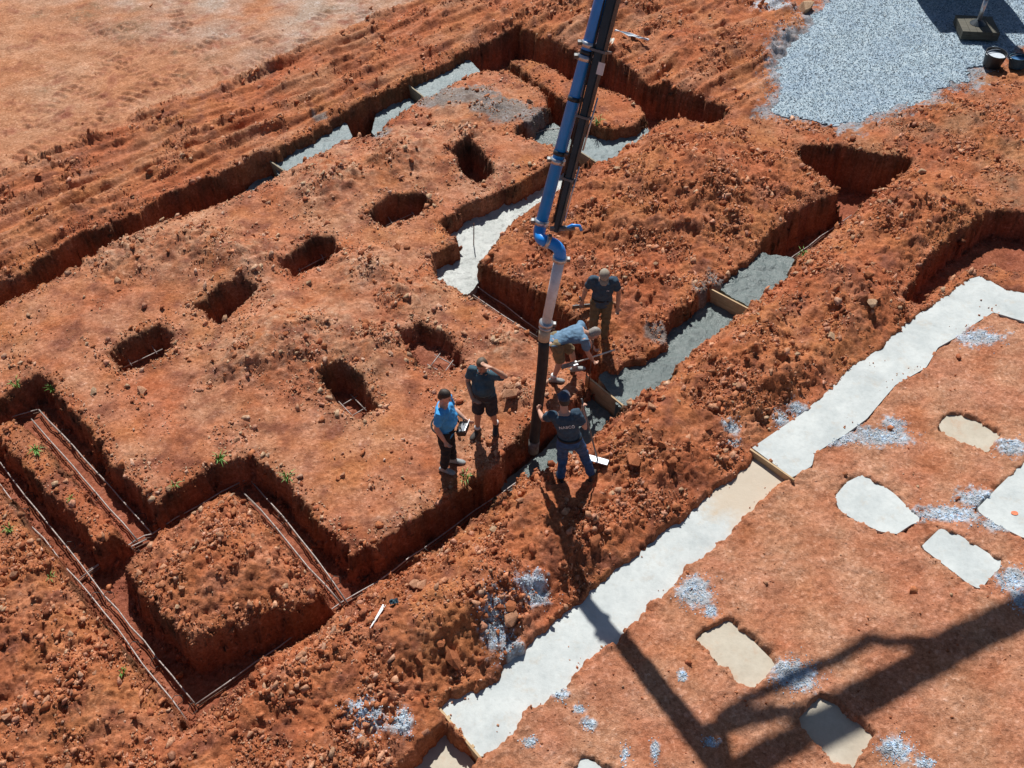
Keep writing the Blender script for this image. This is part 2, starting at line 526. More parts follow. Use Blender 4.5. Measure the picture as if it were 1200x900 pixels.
FOOT_LO = P2([(517, 827), (530, 813), (577, 797), (600, 770), (630, 747), (653, 723), (683, 703), (700, 683), (727, 663), (753, 647), (767, 627), (800, 608), (817, 590), (843, 570), (880, 543), (888, 531),
              (926, 557), (915, 564), (883, 590), (873, 600), (843, 630), (800, 665), (797, 672), (767, 700), (757, 711), (730, 738), (720, 753), (687, 770), (667, 797), (640, 817), (613, 831), (600, 857), (587, 868), (560, 883)])
FOOT_END = P2([(400, 975), (440, 925), (480, 889), (520, 850), (562, 884), (520, 945), (480, 1000)])
PADS = [
    (P2([(1104, 491), (1116, 481), (1133, 482), (1160, 497), (1174, 508), (1158, 524), (1125, 512), (1108, 501)]), 'tan_concrete', -0.05),
    (P2([(981, 581), (995, 564), (1011, 556), (1029, 563), (1048, 577), (1067, 596), (1078, 607), (1067, 611), (1051, 622), (1032, 619), (1005, 607), (987, 596)]), 'white_concrete', -0.01),
    (P2([(1083, 640), (1104, 619), (1120, 623), (1172, 655), (1171, 662), (1157, 676), (1149, 687), (1136, 681)]), 'white_concrete', -0.01),
    (P2([(1149, 594), (1173, 569), (1200, 543), (1262, 500), (1290, 640), (1200, 625), (1164, 606)]), 'white_concrete', -0.01),
    (P2([(819, 744), (855, 724), (880, 746), (911, 777), (882, 801), (867, 796), (833, 765)]), 'tan_concrete', -0.09),
    (P2([(936, 837), (960, 814), (984, 823), (1026, 857), (1000, 893), (987, 891), (960, 868)]), 'tan_concrete', -0.10),
    (P2([(660, 915), (683, 886), (709, 897), (745, 930), (700, 960)]), 'white_concrete', -0.06),
]
GRAVEL = P2([(975, -8), (967, 7), (947, 30), (917, 50), (904, 80), (913, 110), (898, 131), (933, 138), (993, 147), (1017, 138), (1047, 130), (1093, 117), (1098, 104),
             (1127, 97), (1143, 77), (1177, 62), (1260, 40), (1400, 30), (1500, -120), (1060, -150), (990, -60)])
YARD = P2([(-200, 300), (-60, 236), (0, 207), (67, 182), (133, 157), (187, 127), (247, 107), (300, 87), (350, 63), (400, 41), (467, 13), (497, 0), (560, -40), (700, -200), (-700, -300)])
FIELD = P2([(520, 990), (562, 884), (618, 830), (727, 745), (800, 668), (925, 560), (990, 508), (1100, 404), (1165, 363), (1330, 400), (1400, 1000)])
BANK = P2([(150, 990), (205, 880), (245, 850), (410, 716), (520, 645), (616, 564), (729, 482), (876, 364), (1004, 255), (1050, 205), (1110, 205), (1150, 245), (1085, 300), (1060, 352), (1115, 340), (1045, 388), (880, 528), (800, 600), (700, 678), (600, 765), (515, 822), (460, 905), (400, 990)])
CORNER = P2([(-300, 540), (-70, 505), (0, 580), (60, 655), (120, 735), (217, 858), (215, 880), (150, 990), (-300, 1100)])
MOUND_E = P2([(563, 303), (582, 284), (610, 254), (664, 224), (706, 200), (765, 156), (800, 143), (850, 150), (930, 190), (972, 212), (985, 230), (905, 274), (836, 336), (784, 378), (740, 412), (704, 400), (666, 370), (627, 348)])
BERM = P2([(-200, 330), (0, 207), (187, 127), (350, 63), (497, 0), (600, -60), (900, -40), (940, 30), (905, 80), (890, 130), (850, 127), (753, 98), (683, 62), (607, 28), (477, 95), (310, 183), (160, 250), (0, 328), (-100, 375)])
MAIN = P2([(-60, 384), (0, 354), (227, 250), (398, 165), (440, 163), (512, 108), (556, 84), (596, 82), (640, 110), (604, 147), (604, 160), (666, 178), (590, 222), (517, 260), (534, 284), (502, 302), (517, 326), (627, 398), (688, 448), (678, 468), (597, 525), (510, 595), (412, 654), (300, 540), (182, 595), (60, 448), (42, 440), (0, 466), (-60, 480)])
NE = P2([(850, 127), (898, 132), (993, 149), (1100, 118), (1145, 80), (1400, 40), (1400, 260), (1190, 245), (1110, 205), (1042, 194), (990, 175), (936, 184)])
# piles of spoil: photo point, radius (m), height
PILES = [(232, 292, 0.75, 0.22), (300, 302, 0.5, 0.12), (342, 400, 0.95, 0.26), (285, 428, 0.5, 0.10), (430, 318, 0.6, 0.14), (470, 345, 0.5, 0.10), (390, 215, 0.9, 0.20), (470, 185, 0.8, 0.2),
         (545, 160, 0.6, 0.12), (600, 462, 0.35, 0.12), (590, 405, 0.4, 0.08), (440, 400, 0.5, 0.12), (560, 120, 0.7, 0.12), (150, 290, 0.9, 0.1),
         (770, 230, 1.5, 0.35), (850, 215, 1.2, 0.2), (690, 280, 0.8, 0.18), (740, 340, 0.6, 0.15), (265, 660, 0.8, 0.22), (230, 710, 0.6, 0.1), (320, 680, 0.5, 0.08),
         (640, 620, 0.8, 0.2), (560, 690, 0.9, 0.2), (480, 760, 0.9, 0.2), (760, 520, 0.9, 0.2), (880, 430, 0.9, 0.22), (980, 340, 0.9, 0.22), (1050, 250, 0.8, 0.18), (330, 800, 0.7, 0.12),
         (725, 15, 1.2, 0.25), (650, 12, 1.0, 0.2), (800, 60, 1.0, 0.2), (890, 50, 0.9, 0.15), (100, 800, 0.9, 0.12), (60, 700, 0.8, 0.1), (1120, 150, 1.2, 0.12)]
SPLASH = [  # pale stone and cement spilt on the earth: photo point, half sizes in photo points
    (583, 738, 18, 30), (600, 765, 12, 12), (624, 702, 18, 14), (430, 852, 22, 20), (472, 852, 12, 16), (1148, 393, 28, 9), (1028, 510, 38, 10), (1050, 497, 14, 10), (933, 482, 12, 8), (915, 492, 10, 8),
    (856, 507, 11, 7), (858, 524, 8, 5), (1186, 522, 17, 10), (1110, 600, 40, 9), (1150, 582, 24, 12), (1178, 612, 30, 8), (1188, 678, 20, 14), (815, 692, 20, 18), (834, 715, 8, 8), (930, 790, 26, 18),
    (1050, 878, 20, 14), (1085, 892, 12, 8), (833, 868, 9, 6), (800, 790, 6, 8), (768, 880, 5, 14), (622, 868, 10, 6), (657, 812, 9, 8), (680, 830, 7, 5), (690, 848, 8, 6), (733, 882, 5, 10), (1195, 700, 8, 14),
    (908, 8, 26, 8), (1000, 497, 10, 6), (975, 515, 22, 7)]
CEMENT = [(540, 116, 48, 12), (590, 130, 42, 14), (625, 134, 22, 11), (505, 120, 18, 7), (448, 158, 12, 7), (835, 330, 14, 8), (822, 345, 12, 8), (770, 392, 14, 10), (655, 158, 14, 6), (375, 138, 10, 5)]
TRACKS = [P2([(360, 60), (358, 40), (372, 20), (400, 8), (430, 2)]), P2([(425, 40), (432, 22), (420, 8)]),
          P2([(20, 150), (60, 115), (110, 85), (170, 50), (235, 15)]), P2([(60, 180), (110, 140), (170, 95), (230, 60), (300, 10)]),
          P2([(0, 195), (60, 160), (130, 130), (200, 95), (260, 80)]), P2([(120, 60), (160, 80), (180, 110), (170, 135)]), P2([(40, 75), (80, 90), (120, 120), (130, 150)]),
          P2([(180, 110), (240, 90), (300, 70), (350, 50)]),
          P2([(-20, 160), (40, 140), (95, 150), (120, 165)]), P2([(10, 120), (60, 130), (110, 160)]), P2([(90, 20), (140, 45), (200, 60), (260, 50)]), P2([(200, 0), (215, 40), (205, 80), (180, 100)]), P2([(280, 30), (310, 50), (330, 45)]), P2([(0, 60), (50, 45), (110, 40), (150, 30)])]


def blob_mask(L_, X, Y):
    m = np.zeros(X.shape)
    for px, py, a, b in L_:
        c = at(px, py); e = at(px + a, py); f = at(px, py + b)
        ra = (e - c).length; rb = (f - c).length
        m = np.maximum(m, np.exp(-(((X - c.x) / ra) ** 2 + ((Y - c.y) / rb) ** 2) ** 1.5))
    return m


def poly_mask(poly, X, Y, soft=0.3, jit=None):
    d = sdf(poly, X, Y, max(1.2, soft * 2))
    if jit is not None:
        d = d + jit
    return sstep(soft, -soft, d)


def base_h(X, Y):
    return 0.05 * fbm(X, Y, 0.35, 2, 40) - 0.03


def terrain(X, Y):
    """height, colour and rubble density of the ground"""
    X = np.asarray(X, float); Y = np.asarray(Y, float)
    n_a = fbm(X, Y, 1.1, 3, 1)
    n_b = fbm(X, Y, 4.0, 3, 5)
    n_c = fbm(X, Y, 13.0, 2, 9)
    SA = X * A_DIR[0] + Y * A_DIR[1]; SB = X * B_DIR[0] + Y * B_DIR[1]
    jit = 0.18 * n_a + 0.05 * n_b
    yard = poly_mask(YARD, X, Y, 0.28, jit)
    field = poly_mask(FIELD, X, Y, 0.12, 0.3 * jit)
    bank = poly_mask(BANK, X, Y, 0.22, 0.4 * jit)
    corner = poly_mask(CORNER, X, Y, 0.35, jit)
    mound = poly_mask(MOUND_E, X, Y, 0.35, jit)
    berm = poly_mask(BERM, X, Y, 0.25, jit)
    main = poly_mask(MAIN, X, Y, 0.2)
    ne = poly_mask(NE, X, Y, 0.4, jit)
    gravel = poly_mask(GRAVEL, X, Y, 0.25)
    isl = poly_mask(ISL_C, X, Y, 0.15)
    piles = np.zeros(X.shape); pmask = np.zeros(X.shape)
    for px, py, r, h in PILES:
        c = at(px, py)
        d2 = ((X - c.x) ** 2 + (Y - c.y) ** 2) / (r * r)
        g = np.exp(-d2 * (1.0 + 0.5 * n_a))
        piles += 1.5 * h * g; pmask = np.maximum(pmask, g)
    streak = fbm(SA * 0.35, SB * 2.4, 1.0, 3, 21)
    rub = np.clip(0.16 + 0.62 * bank + 0.50 * corner + 0.62 * mound + 0.36 * isl + 0.40 * berm * (0.6 + 1.2 * np.clip(streak, -.5, 1)) + 0.28 * ne + 0.85 * pmask * (1 - 0.3 * bank) + 0.34 * n_a, 0.05, 1.0)
    rub = rub * (1 - 0.93 * yard) * (1 - 0.90 * field) * (1 - 0.9 * gravel)
    # smooth trodden strips along the bank and the berm
    tread = np.clip(fbm(SA * 0.5, SB * 1.6, 1.0, 2, 33) * 1.6, 0, 1)
    rub = rub * (1 - 0.55 * tread * (bank + corner + berm + main).clip(0, 1))
    h = base_h(X, Y) + 0.03 + piles * (1 - yard) * (1 - 0.8 * field)
    dfoot = np.minimum(sdf(FOOT_HI, X, Y), sdf(FOOT_LO, X, Y))
    tap = 0.12 + 0.88 * sstep(0.05, 0.75, dfoot)
    h = h * np.where(bank > 0.02, tap, 1)
    h += bank * tap * (0.16 + 0.10 * fbm(SA * 0.4, SB * 1.5, 1.0, 2, 25)) + mound * 0.14 + isl * 0.05
    h += berm * (0.10 + 0.16 * streak * (1 - pmask)) - 0.06 * yard - 0.03 * field
    l1 = lumps(X, Y, 3.2, 1, 0.45); l2 = lumps(X + 0.7 * n_c * 0.02, Y, 8.0, 2, 0.6); l3 = lumps(X, Y, 19.0, 3, 0.7)
    h += rub * (0.055 * n_b + 0.030 * n_c) + rub ** 1.3 * (0.080 * l1 / 0.6 + 0.045 * l2 / 0.6 + 0.030 * l3 / 0.6)
    h += (1 - rub) * (0.010 * n_b + 0.006 * n_c)
    h += field * (0.022 * n_a + 0.010 * n_b + 0.006 * l3)
    # tyre and track prints in the yard
    track = np.zeros(X.shape)
    for p in TRACKS:
        lo = p.min(0) - 1; hi = p.max(0) + 1
        ix = np.where((X > lo[0]) & (X < hi[0]) & (Y > lo[1]) & (Y < hi[1]))[0]
        if len(ix):
            d, S = linedist(p, X[ix], Y[ix])
            w = sstep(0.26, 0.18, d)
            bar = np.clip(1.6 * np.sin(S * 2 * np.pi / 0.24 + 6 * d), -1, 1) * np.clip(0.5 + 1.2 * fbm(X[ix], Y[ix], 1.2, 2, 66), 0, 1)
            h[ix] += yard[ix] * w * (0.030 * bar - 0.015)
            track[ix] = np.maximum(track[ix], w * yard[ix])
    h += yard * 0.018 * fbm(X, Y, 2.3, 3, 50)
    # windrow edge between yard and berm
    dy_, _ = linedist(P2([(0, 207), (67, 182), (133, 157), (187, 127), (247, 107), (300, 87), (350, 63), (400, 41), (467, 13), (497, 0)]), X, Y)
    wr = np.exp(-(dy_ / 0.16) ** 2) * np.clip(0.5 + 1.2 * fbm(X, Y, 0.9, 2, 61), 0, 1)
    h += 0.14 * wr * (1 + 0.8 * n_c)
    rub = np.maximum(rub, 0.8 * wr)
    # ---- cuts
    wob = 0.055 * n_b + 0.028 * n_c + 0.012 * fbm(X, Y, 28.0, 1, 14) + 0.045 * n_a + 0.05 * (l2 - 0.2) + 0.07 * (l1 - 0.15)
    inside = np.zeros(X.shape); fl = np.zeros(X.shape)
    dmin = np.full(X.shape, 3.0)
    isl_d = np.minimum(np.minimum(sdf(ISL_C, X, Y), sdf(ISL_D, X, Y)), sdf(ISL_R, X, Y))
    for k, (poly, dep) in enumerate(CUTS + PITS):
        d = sdf(poly, X, Y) + wob * (1.0 if k < len(CUTS) else 0.8)
        if k < len(CUTS):
            d = np.maximum(d, -(isl_d + wob))
        s = sstep(0.045, -0.085, d)
        m = d < dmin
        if k == 0:
            dep = 0.54 + 0.16 * sstep(-2.4, -0.4, X)
        fl = np.where(m, -dep, fl)
        dmin = np.minimum(dmin, d)
        inside = np.maximum(inside, s)
    hpos = np.clip(h, 0, None)
    h = h - hpos * np.clip(bank + corner, 0, 1) * 0.95 * (1 - sstep(0.0, 0.50, dmin))
    lip = np.exp(-np.clip(dmin, 0, None) / 0.09) * (dmin > 0)
    h -= 0.035 * lip * (1 - inside)
    # crumbled earth at the foot of the walls
    foot = np.exp(-np.clip(-dmin - 0.05, 0, None) / 0.10)
    floor_h = fl + 0.020 * n_b + 0.012 * n_c + foot * (0.025 + 0.04 * l2 + 0.04 * n_b)
    h = h * (1 - inside) + floor_h * inside
    rub = rub * (1 - 0.75 * inside)
    # ---- shallow beds of the cured concrete
    bed = np.zeros(X.shape)
    for poly, z in [(FOOT_HI, -0.10), (FOOT_LO, -0.21), (FOOT_END, -0.42)] + [(p, z - 0.12) for p, _, z in PADS]:
        d = sdf(poly, X, Y) + 0.6 * wob
        s = sstep(0.05, -0.06, d)
        h = h * (1 - s) + (base_h(X, Y) + z) * s
        near = np.exp(-np.clip(d, 0, None) / 0.12) * (d > 0.0)
        h = h + near * field * 0.022 * (0.5 + n_b + n_c)
        bed = np.maximum(bed, s)
    # scooped rims around the sunken pads
    rub = rub * (1 - bed)
    gd_ = poly_mask(GRAVEL, X, Y, 0.30, 0.22 * fbm(X, Y, 2.2, 4, 44) + 0.16)
    h = h * (1 - gd_) + gd_ * (-0.09)
    # ---- colour (dry albedo)
    red = np.array([0.425, 0.128, 0.055]); tan = np.array([0.500, 0.275, 0.165]); pink = np.array([0.485, 0.200, 0.112]); dark = np.array([0.205, 0.068, 0.040]); ochre = np.array([0.450, 0.165, 0.066]); grey = np.array([0.34, 0.285, 0.235])

    def mix(c, k, f):
        f = np.clip(f, 0, 1)[:, None]
        return c * (1 - f) + k * f
    c = np.tile(red, (len(X), 1))
    c = mix(c, ochre, 0.5 + 0.9 * fbm(X, Y, 0.6, 3, 70))
    c = mix(c, pink, 0.35 * main + 0.25 * isl + 0.6 * fbm(X, Y, 1.7, 3, 75))
    c = mix(c, tan, 0.50 * main * np.clip(fbm(X, Y, 0.9, 3, 80) + 0.25, 0, 1) + 0.85 * pmask * main * np.clip(fbm(X, Y, 6.0, 2, 82) + 0.45, 0, 1))
    c = mix(c, dark, 1.0 * np.clip(0.9 * fbm(X, Y, 2.6, 3, 85) + 0.5 * fbm(X, Y, 0.7, 2, 88), 0, 0.85) * (1 - yard) * (1 - field))
    c = mix(c, np.array([0.47, 0.20, 0.115]), field * (0.65 + 0.4 * n_a))
    c = mix(c, tan, field * 0.55 * np.clip(0.4 + fbm(X, Y, 1.3, 3, 90), 0, 1))
    yc = fbm(X, Y, 0.5, 4, 95)
    c = mix(c, np.array([0.47, 0.205, 0.102]), yard * 0.9)
    c = mix(c, tan * 0.97, yard * (0.12 + 0.7 * yc))
    c = mix(c, grey * 1.25, yard * np.clip(0.55 * sstep(21.0, 26.5, Y + 0.60 * (X + 8)) * (0.7 + fbm(X, Y, 0.8, 3, 97)), 0, 0.7))
    c = mix(c, dark * 1.4, yard * 0.6 * np.clip(fbm(X, Y, 1.5, 3, 98) - 0.35, 0, 1) * 2)
    c = mix(c, dark * 1.5, yard * 0.5 * np.clip(track * (0.3 + n_b), 0, 1))
    c = mix(c, np.array([0.25, 0.15, 0.085]), 0.75 * blob_mask([(95, 15, 22, 10), (150, 32, 26, 16), (110, 6, 14, 6), (245, 70, 12, 6), (215, 85, 14, 4), (50, 102, 8, 4), (45, 13, 10, 5), (205, 58, 6, 4), (385, 8, 20, 6), (160, 8, 10, 4)], X, Y) * np.clip(0.6 + n_b + n_c, 0, 1) * yard)
    c = mix(c, tan, berm * 0.5 * np.clip(tread * 0.7 + 0.3 * streak, 0, 1))
    c = mix(c, np.array([0.30, 0.19, 0.11]), ne * 0.5 * np.clip(0.3 + fbm(X, Y, 1.1, 3, 99), 0, 1))
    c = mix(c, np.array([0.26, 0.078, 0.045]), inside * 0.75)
    # topsoil with roots: a dark brown layer right under the old surface
    top = sstep(0.10, -0.01, dmin) * sstep(-0.42, -0.10, h) * np.clip(0.45 + 0.8 * fbm(X, Y, 1.4, 2, 101) + 0.4 * sstep(13, 20, Y), 0, 1)
    c = mix(c, np.array([0.075, 0.052, 0.030]), 0.9 * top)
    ge = sdf(GRAVEL, X, Y, 1.5) + 0.25 * n_a + 0.3 * n_b
    c = mix(c, np.array([0.30, 0.33, 0.35]), 0.8 * sstep(0.30, 0.0, ge + 0.25 * n_c))
    spl = blob_mask(SPLASH, X, Y)
    spl = sstep(0.25, 0.75, spl + 0.40 * n_b + 0.40 * n_c) * (spl > 0.03)
    c = mix(c, np.array([0.47, 0.53, 0.57]), 0.85 * spl)
    cem = blob_mask(CEMENT, X, Y)
    cem = sstep(0.25, 0.65, cem + 0.35 * n_b + 0.2 * n_c) * (cem > 0.03)
    c = mix(c, np.array([0.22, 0.215, 0.20]), 0.8 * cem * (1 - 0.6 * inside))
    return h, c, rub, dmin, spl, np.maximum(bed, gravel)


# ------------------------------------------------------------------ ground sheet
ys = [3.0]
while ys[-1] < 29.0:
    ys.append(ys[-1] + 0.0019 * math.hypot(ys[-1], 12.0))
y0, step = 3.0, 0.03
below = []
while y0 > -250:
    step *= 1.28; y0 -= step; below.append(y0)
y1, step = ys[-1], 0.06
above = []
while y1 < 700:
    step *= 1.28; y1 += step; above.append(y1)
ys = np.array(below[::-1] + ys + above)
NC = 780
u = np.linspace(-1, 1, NC)
ext = []
e, step = 1.0, 0.003
while e < 60:
    step *= 1.32; e += step; ext.append(e)
u = np.concatenate([-np.array(ext)[::-1], u, np.array(ext)])
wy = np.clip(7.4 + (ys - 3.0) * 0.42, 7.0, 20.0)
GX = (u[None, :] * wy[:, None]); GY = np.repeat(ys[:, None], len(u), 1)
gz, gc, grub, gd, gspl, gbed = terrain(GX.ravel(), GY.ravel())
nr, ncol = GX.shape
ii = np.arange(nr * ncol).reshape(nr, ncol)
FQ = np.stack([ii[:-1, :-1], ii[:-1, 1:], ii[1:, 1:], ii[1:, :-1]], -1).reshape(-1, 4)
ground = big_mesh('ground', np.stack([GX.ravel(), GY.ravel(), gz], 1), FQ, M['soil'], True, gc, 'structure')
tag(ground, 'bare red earth of the building site with dug trenches and pits', 'ground')


def gh(x, y):
    return float(terrain(np.array([x]), np.array([y]))[0][0])


def on(px, py, n=3):
    """point of the ground seen at a photo point"""
    z = 0.0
    for _ in range(n):
        p = at(px, py, z); z = gh(p.x, p.y)
    return at(px, py, z)


# ------------------------------------------------------------------ slabs of concrete and stone
def slab(name, poly, zfun, mat, margin=0.12, cell=0.05, thick=0.25, edge_noise=0.0, clips=()):
    """a cast body: top follows zfun, sides go down; the earth lips over its rim"""
    lo = poly.min(0) - margin - cell; hi = poly.max(0) + margin + cell
    xs = np.arange(lo[0], hi[0], cell); yy = np.arange(lo[1], hi[1], cell)
    X, Y = np.meshgrid(xs, yy)
    d = sdf(poly, X.ravel(), Y.ravel(), 2.0).reshape(X.shape)
    if edge_noise:
        d = d + edge_noise * fbm(X.ravel(), Y.ravel(), 2.2, 4, 44).reshape(X.shape)
    for a, b in clips:          # keep the right side of a -> b
        d = np.where((b[0] - a[0]) * (Y - a[1]) - (b[1] - a[1]) * (X - a[0]) < 0, d, 9)
    keepv = d < margin
    cellk = keepv[:-1, :-1] & keepv[1:, :-1] & keepv[:-1, 1:] & keepv[1:, 1:]
    Z = zfun(X.ravel(), Y.ravel()).reshape(X.shape)
    bm = bmesh.new()
    vid = {}

    def V(j, i):
        if (j, i) not in vid:
            vid[(j, i)] = bm.verts.new((X[j, i], Y[j, i], Z[j, i]))
        return vid[(j, i)]
    for j, i in zip(*np.where(cellk)):
        bm.faces.new((V(j, i), V(j, i + 1), V(j + 1, i + 1), V(j + 1, i)))
    be = [e for e in bm.edges if e.is_boundary]
    bv = list({v for e in be for v in e.verts})
    bx = np.array([v.co.x for v in bv]); by = np.array([v.co.y for v in bv])

    def dd(x, y):
        r_ = sdf(poly, x, y, 2.0)
        if edge_noise:
            r_ = r_ + edge_noise * fbm(x, y, 2.2, 4, 44)
        return r_
    for _ in range(2):
        d0 = dd(bx, by); gx = (dd(bx + .01, by) - d0) / .01; gy = (dd(bx, by + .01) - d0) / .01
        g2 = np.maximum(gx * gx + gy * gy, .3)
        st = np.clip((d0 - margin) / g2, -cell * 1.5, cell * 1.5)
        bx = bx - st * gx; by = by - st * gy
    for a, b in clips:
        L_ = math.hypot(b[0] - a[0], b[1] - a[1])
        q = ((b[0] - a[0]) * (by - a[1]) - (b[1] - a[1]) * (bx - a[0])) / L_
        orig = np.array([[v.co.x, v.co.y] for v in bv])
        qo = ((b[0] - a[0]) * (orig[:, 1] - a[1]) - (b[1] - a[1]) * (orig[:, 0] - a[0])) / L_
        m_ = (qo > -cell * 1.5)
        bx = np.where(m_, orig[:, 0] + qo * (b[1] - a[1]) / L_, bx); by = np.where(m_, orig[:, 1] - qo * (b[0] - a[0]) / L_, by)
    for v, x_, y_ in zip(bv, bx, by):
        v.co.x = x_; v.co.y = y_
    r = bmesh.ops.extrude_edge_only(bm, edges=be)
    for v in r['geom']:
        if isinstance(v, bmesh.types.BMVert):
            v.co.z -= thick
    bmesh.ops.split_edges(bm, edges=[e for e in be if e.is_valid])
    return bm_obj(name, bm, M[mat] if isinstance(mat, str) else mat, None, True)


def flat(z, a=0.006, f=3.0, s=0, tilt=None):
    def fn(X, Y):
        r = base_h(X, Y) + z + a * fbm(X, Y, f, 3, s)
        if tilt is not None:
            (x0, y0_), (gx_, gy_) = tilt
            r = r + (X - x0) * gx_ + (Y - y0_) * gy_
        return r
    return fn


def cl(p, q):
    a, b = at(*p), at(*q)
    return ((a.x, a.y), (b.x, b.y))


tag(slab('gravel_pad', GRAVEL, lambda X, Y: 0.0 + 0.03 * fbm(X, Y, 0.8, 3, 2) + 0.012 * fbm(X, Y, 7.0, 2, 4) + 0.014 * lumps(X, Y, 11.0, 5, 0.8), 'gravel', 0.0, 0.08, 0.2, 0.22),
    'pad of pale blue grey crushed stone', 'gravel', kind='structure')
tag(slab('footing', FOOT_HI, flat(0.025, 0.006, 1.5, 3), 'white_concrete', 0.05, 0.05, 0.22, clips=[cl((926, 559), (884, 528))]),
    'upper white concrete strip footing that bends round a corner', 'footing', 'cured strip footings')
tag(slab('footing', FOOT_LO, flat(-0.075, 0.006, 1.5, 5), 'lower_concrete', 0.05, 0.05, 0.22, clips=[cl((884, 532), (926, 563)), cl((562, 884), (518, 829))]),
    'lower white concrete strip footing crossed by the thin boom shadow', 'footing', 'cured strip footings')
tag(slab('footing', FOOT_END, flat(-0.28, 0.006, 2.0, 7), 'tan_concrete', 0.08, 0.05, 0.2, clips=[cl((516, 832), (560, 888))]),
    'tan footing end stepped below the white strip footing', 'footing', 'cured strip footings')
PAD_LABEL = ['tan rounded footing pad set in a hollow beside blue stone', 'long rounded white footing pad narrowing to a tip', 'white rectangular footing pad beside a blue stone patch',
             'large white pad with an orange paint dot', 'tan footing pad with crumbs of earth along its rim', 'tan footing pad crossed by the boom shadow', 'white footing pad in a hollow ringed with dug earth']
for (poly, mt, z), lb in zip(PADS, PAD_LABEL):
    o = slab('footing_pad', poly, flat(z + 0.006, 0.004, 3.0, 6), mt, 0.03, 0.04, 0.2)
    tag(o, lb, 'footing pad', 'isolated column pads')
    if 'orange' in lb:
        c = at(1191, 598, 0.0)
        bm = bmesh.new()
        bmesh.ops.create_circle(bm, cap_ends=True, segments=14, radius=0.04)
        for v in bm.verts:
            v.co.x *= 1.3 + 0.3 * random.random()
        d = bm_obj('paint_mark', bm, plain('orange_marking_paint', (0.75, 0.20, 0.09), 0.7), o)
        d.location = (c.x, c.y, float(base_h(np.array([c.x]), np.array([c.y]))[0]) + 0.006)
        d['label'] = 'orange sprayed survey dot'


def wet(z, s=0, a=0.02):
    return lambda X, Y: z + a * fbm(X, Y, 2.0, 3, s) + 0.022 * fbm(X, Y, 8.0, 2, s + 3) + 0.012 * fbm(X, Y, 22.0, 2, s + 6)


def ramp_z(p, zp, q, zq, s=0, a=0.02):
    A, B = at(*p), at(*q)
    d = Vector((B.x - A.x, B.y - A.y)); L2 = d.length_squared

    def fn(X, Y):
        t = np.clip(((X - A.x) * d.x + (Y - A.y) * d.y) / L2, 0, 1)
        return zp + (zq - zp) * t + a * fbm(X, Y, 2.0, 3, s) + 0.022 * fbm(X, Y, 8.0, 2, s + 3) + 0.012 * fbm(X, Y, 22.0, 2, s + 6)
    return fn


# top line of each bulkhead board: photo ends, height, board height, label, material
BOARDS = [
    ((689, 442), (731, 476), -0.06, 0.50, 'plywood bulkhead board beside the hanging hose, holding back wet concrete', 'plywood'),
    ((834, 339), (876, 361), 0.02, 0.42, 'plywood bulkhead board between two pours of wet grey concrete', 'plywood'),
    ((670, 171), (704, 193), -0.08, 0.45, 'mould stained bulkhead board just behind the boom', 'old_wood'),
    ((312, 185), (335, 201), -0.12, 0.46, 'pale bulkhead board at the end of the long narrow pour', 'old_wood'),
    ((476, 97), (500, 116), -0.08, 0.46, 'grey bulkhead board below the cement stained mound', 'old_wood'),
    ((882, 528), (928, 560), 0.05, 0.30, 'weathered form board at the step between the white footings', 'plywood'),
    ((515, 829), (562, 886), -0.07, 0.42, 'form board where the white footing drops to the tan one', 'plywood'),
]
BPOS = []
for p, q, z, h, lb, mt in BOARDS:
    a, b = at(*p, z), at(*q, z)
    ax = (b - a).normalized()
    c = (a + b) / 2 - Vector((0, 0, h / 2))
    bm = bmesh.new()
    add_box(bm, (0, 0, 0), ((b - a).length + 0.10, 0.032, h), None, 0.004)
    o = bm_obj('form_board', bm, M[mt])
    o.location = c
    o.rotation_euler = (math.radians(random.uniform(-2, 2)), 0, math.atan2(ax.y, ax.x))
    tag(o, lb, 'board', 'bulkhead boards across the trenches')
    if h > 0.4 and mt != 'old_wood':
        for sx in (-0.3, 0.3):
            b2 = bmesh.new()
            add_box(b2, (sx * (b - a).length, 0.031, -0.04), (0.045, 0.03, h + 0.02), None, 0.003)
            bm_obj('batten', b2, M[mt], o)
    BPOS.append((a, b))


def pour(poly, fn, mat, lb, clips=(), margin=0.06, group='concrete poured in the trenches'):
    o = slab('poured_concrete', P2(poly, -0.25), fn, mat, margin, 0.035, 0.3, clips=clips)
    return tag(o, lb, 'concrete', group)


pour([(705, 448), (735, 425), (790, 385), (834, 346), (885, 366), (850, 395), (800, 432), (750, 470), (728, 482)], ramp_z((730, 470), -0.10, (860, 375), -0.26, 1, 0.03), 'wet_concrete',
     'wet grey concrete between the two plywood bulkhead boards', [cl((730, 477), (690, 441)), cl((833, 341), (877, 364))])
pour([(836, 342), (880, 305), (925, 312), (925, 325), (905, 345), (876, 366)], wet(-0.07, 3, 0.02), 'wet_concrete',
     'lumpy wet concrete patch at the upper end of the pour', [cl((876, 359), (835, 338))])
pour([(600, 575), (590, 555), (640, 520), (690, 462), (720, 478), (735, 490), (700, 520), (650, 552)], ramp_z((615, 560), -0.56, (700, 490), -0.40, 5, 0.02), 'wet_concrete',
     'fresh wet concrete flowing under the hanging hose', [cl((691, 444), (732, 479))])
pour([(519, 268), (546, 244), (590, 227), (640, 200), (668, 172), (706, 196), (683, 212), (661, 228), (632, 243), (607, 257), (590, 270), (575, 292), (548, 330), (538, 338), (525, 330), (500, 300)], wet(-0.40, 7, 0.02), 'setting_concrete',
     'pale setting concrete in the crooked middle trench', [cl((670, 173), (705, 195))], 0.12)
pour([(678, 172), (690, 150), (750, 145), (762, 160), (735, 190), (706, 200)], wet(-0.27, 9, 0.02), 'grey_concrete',
     'grey concrete beyond the mould stained board below the small island', [cl((703, 194), (669, 172))], 0.1)
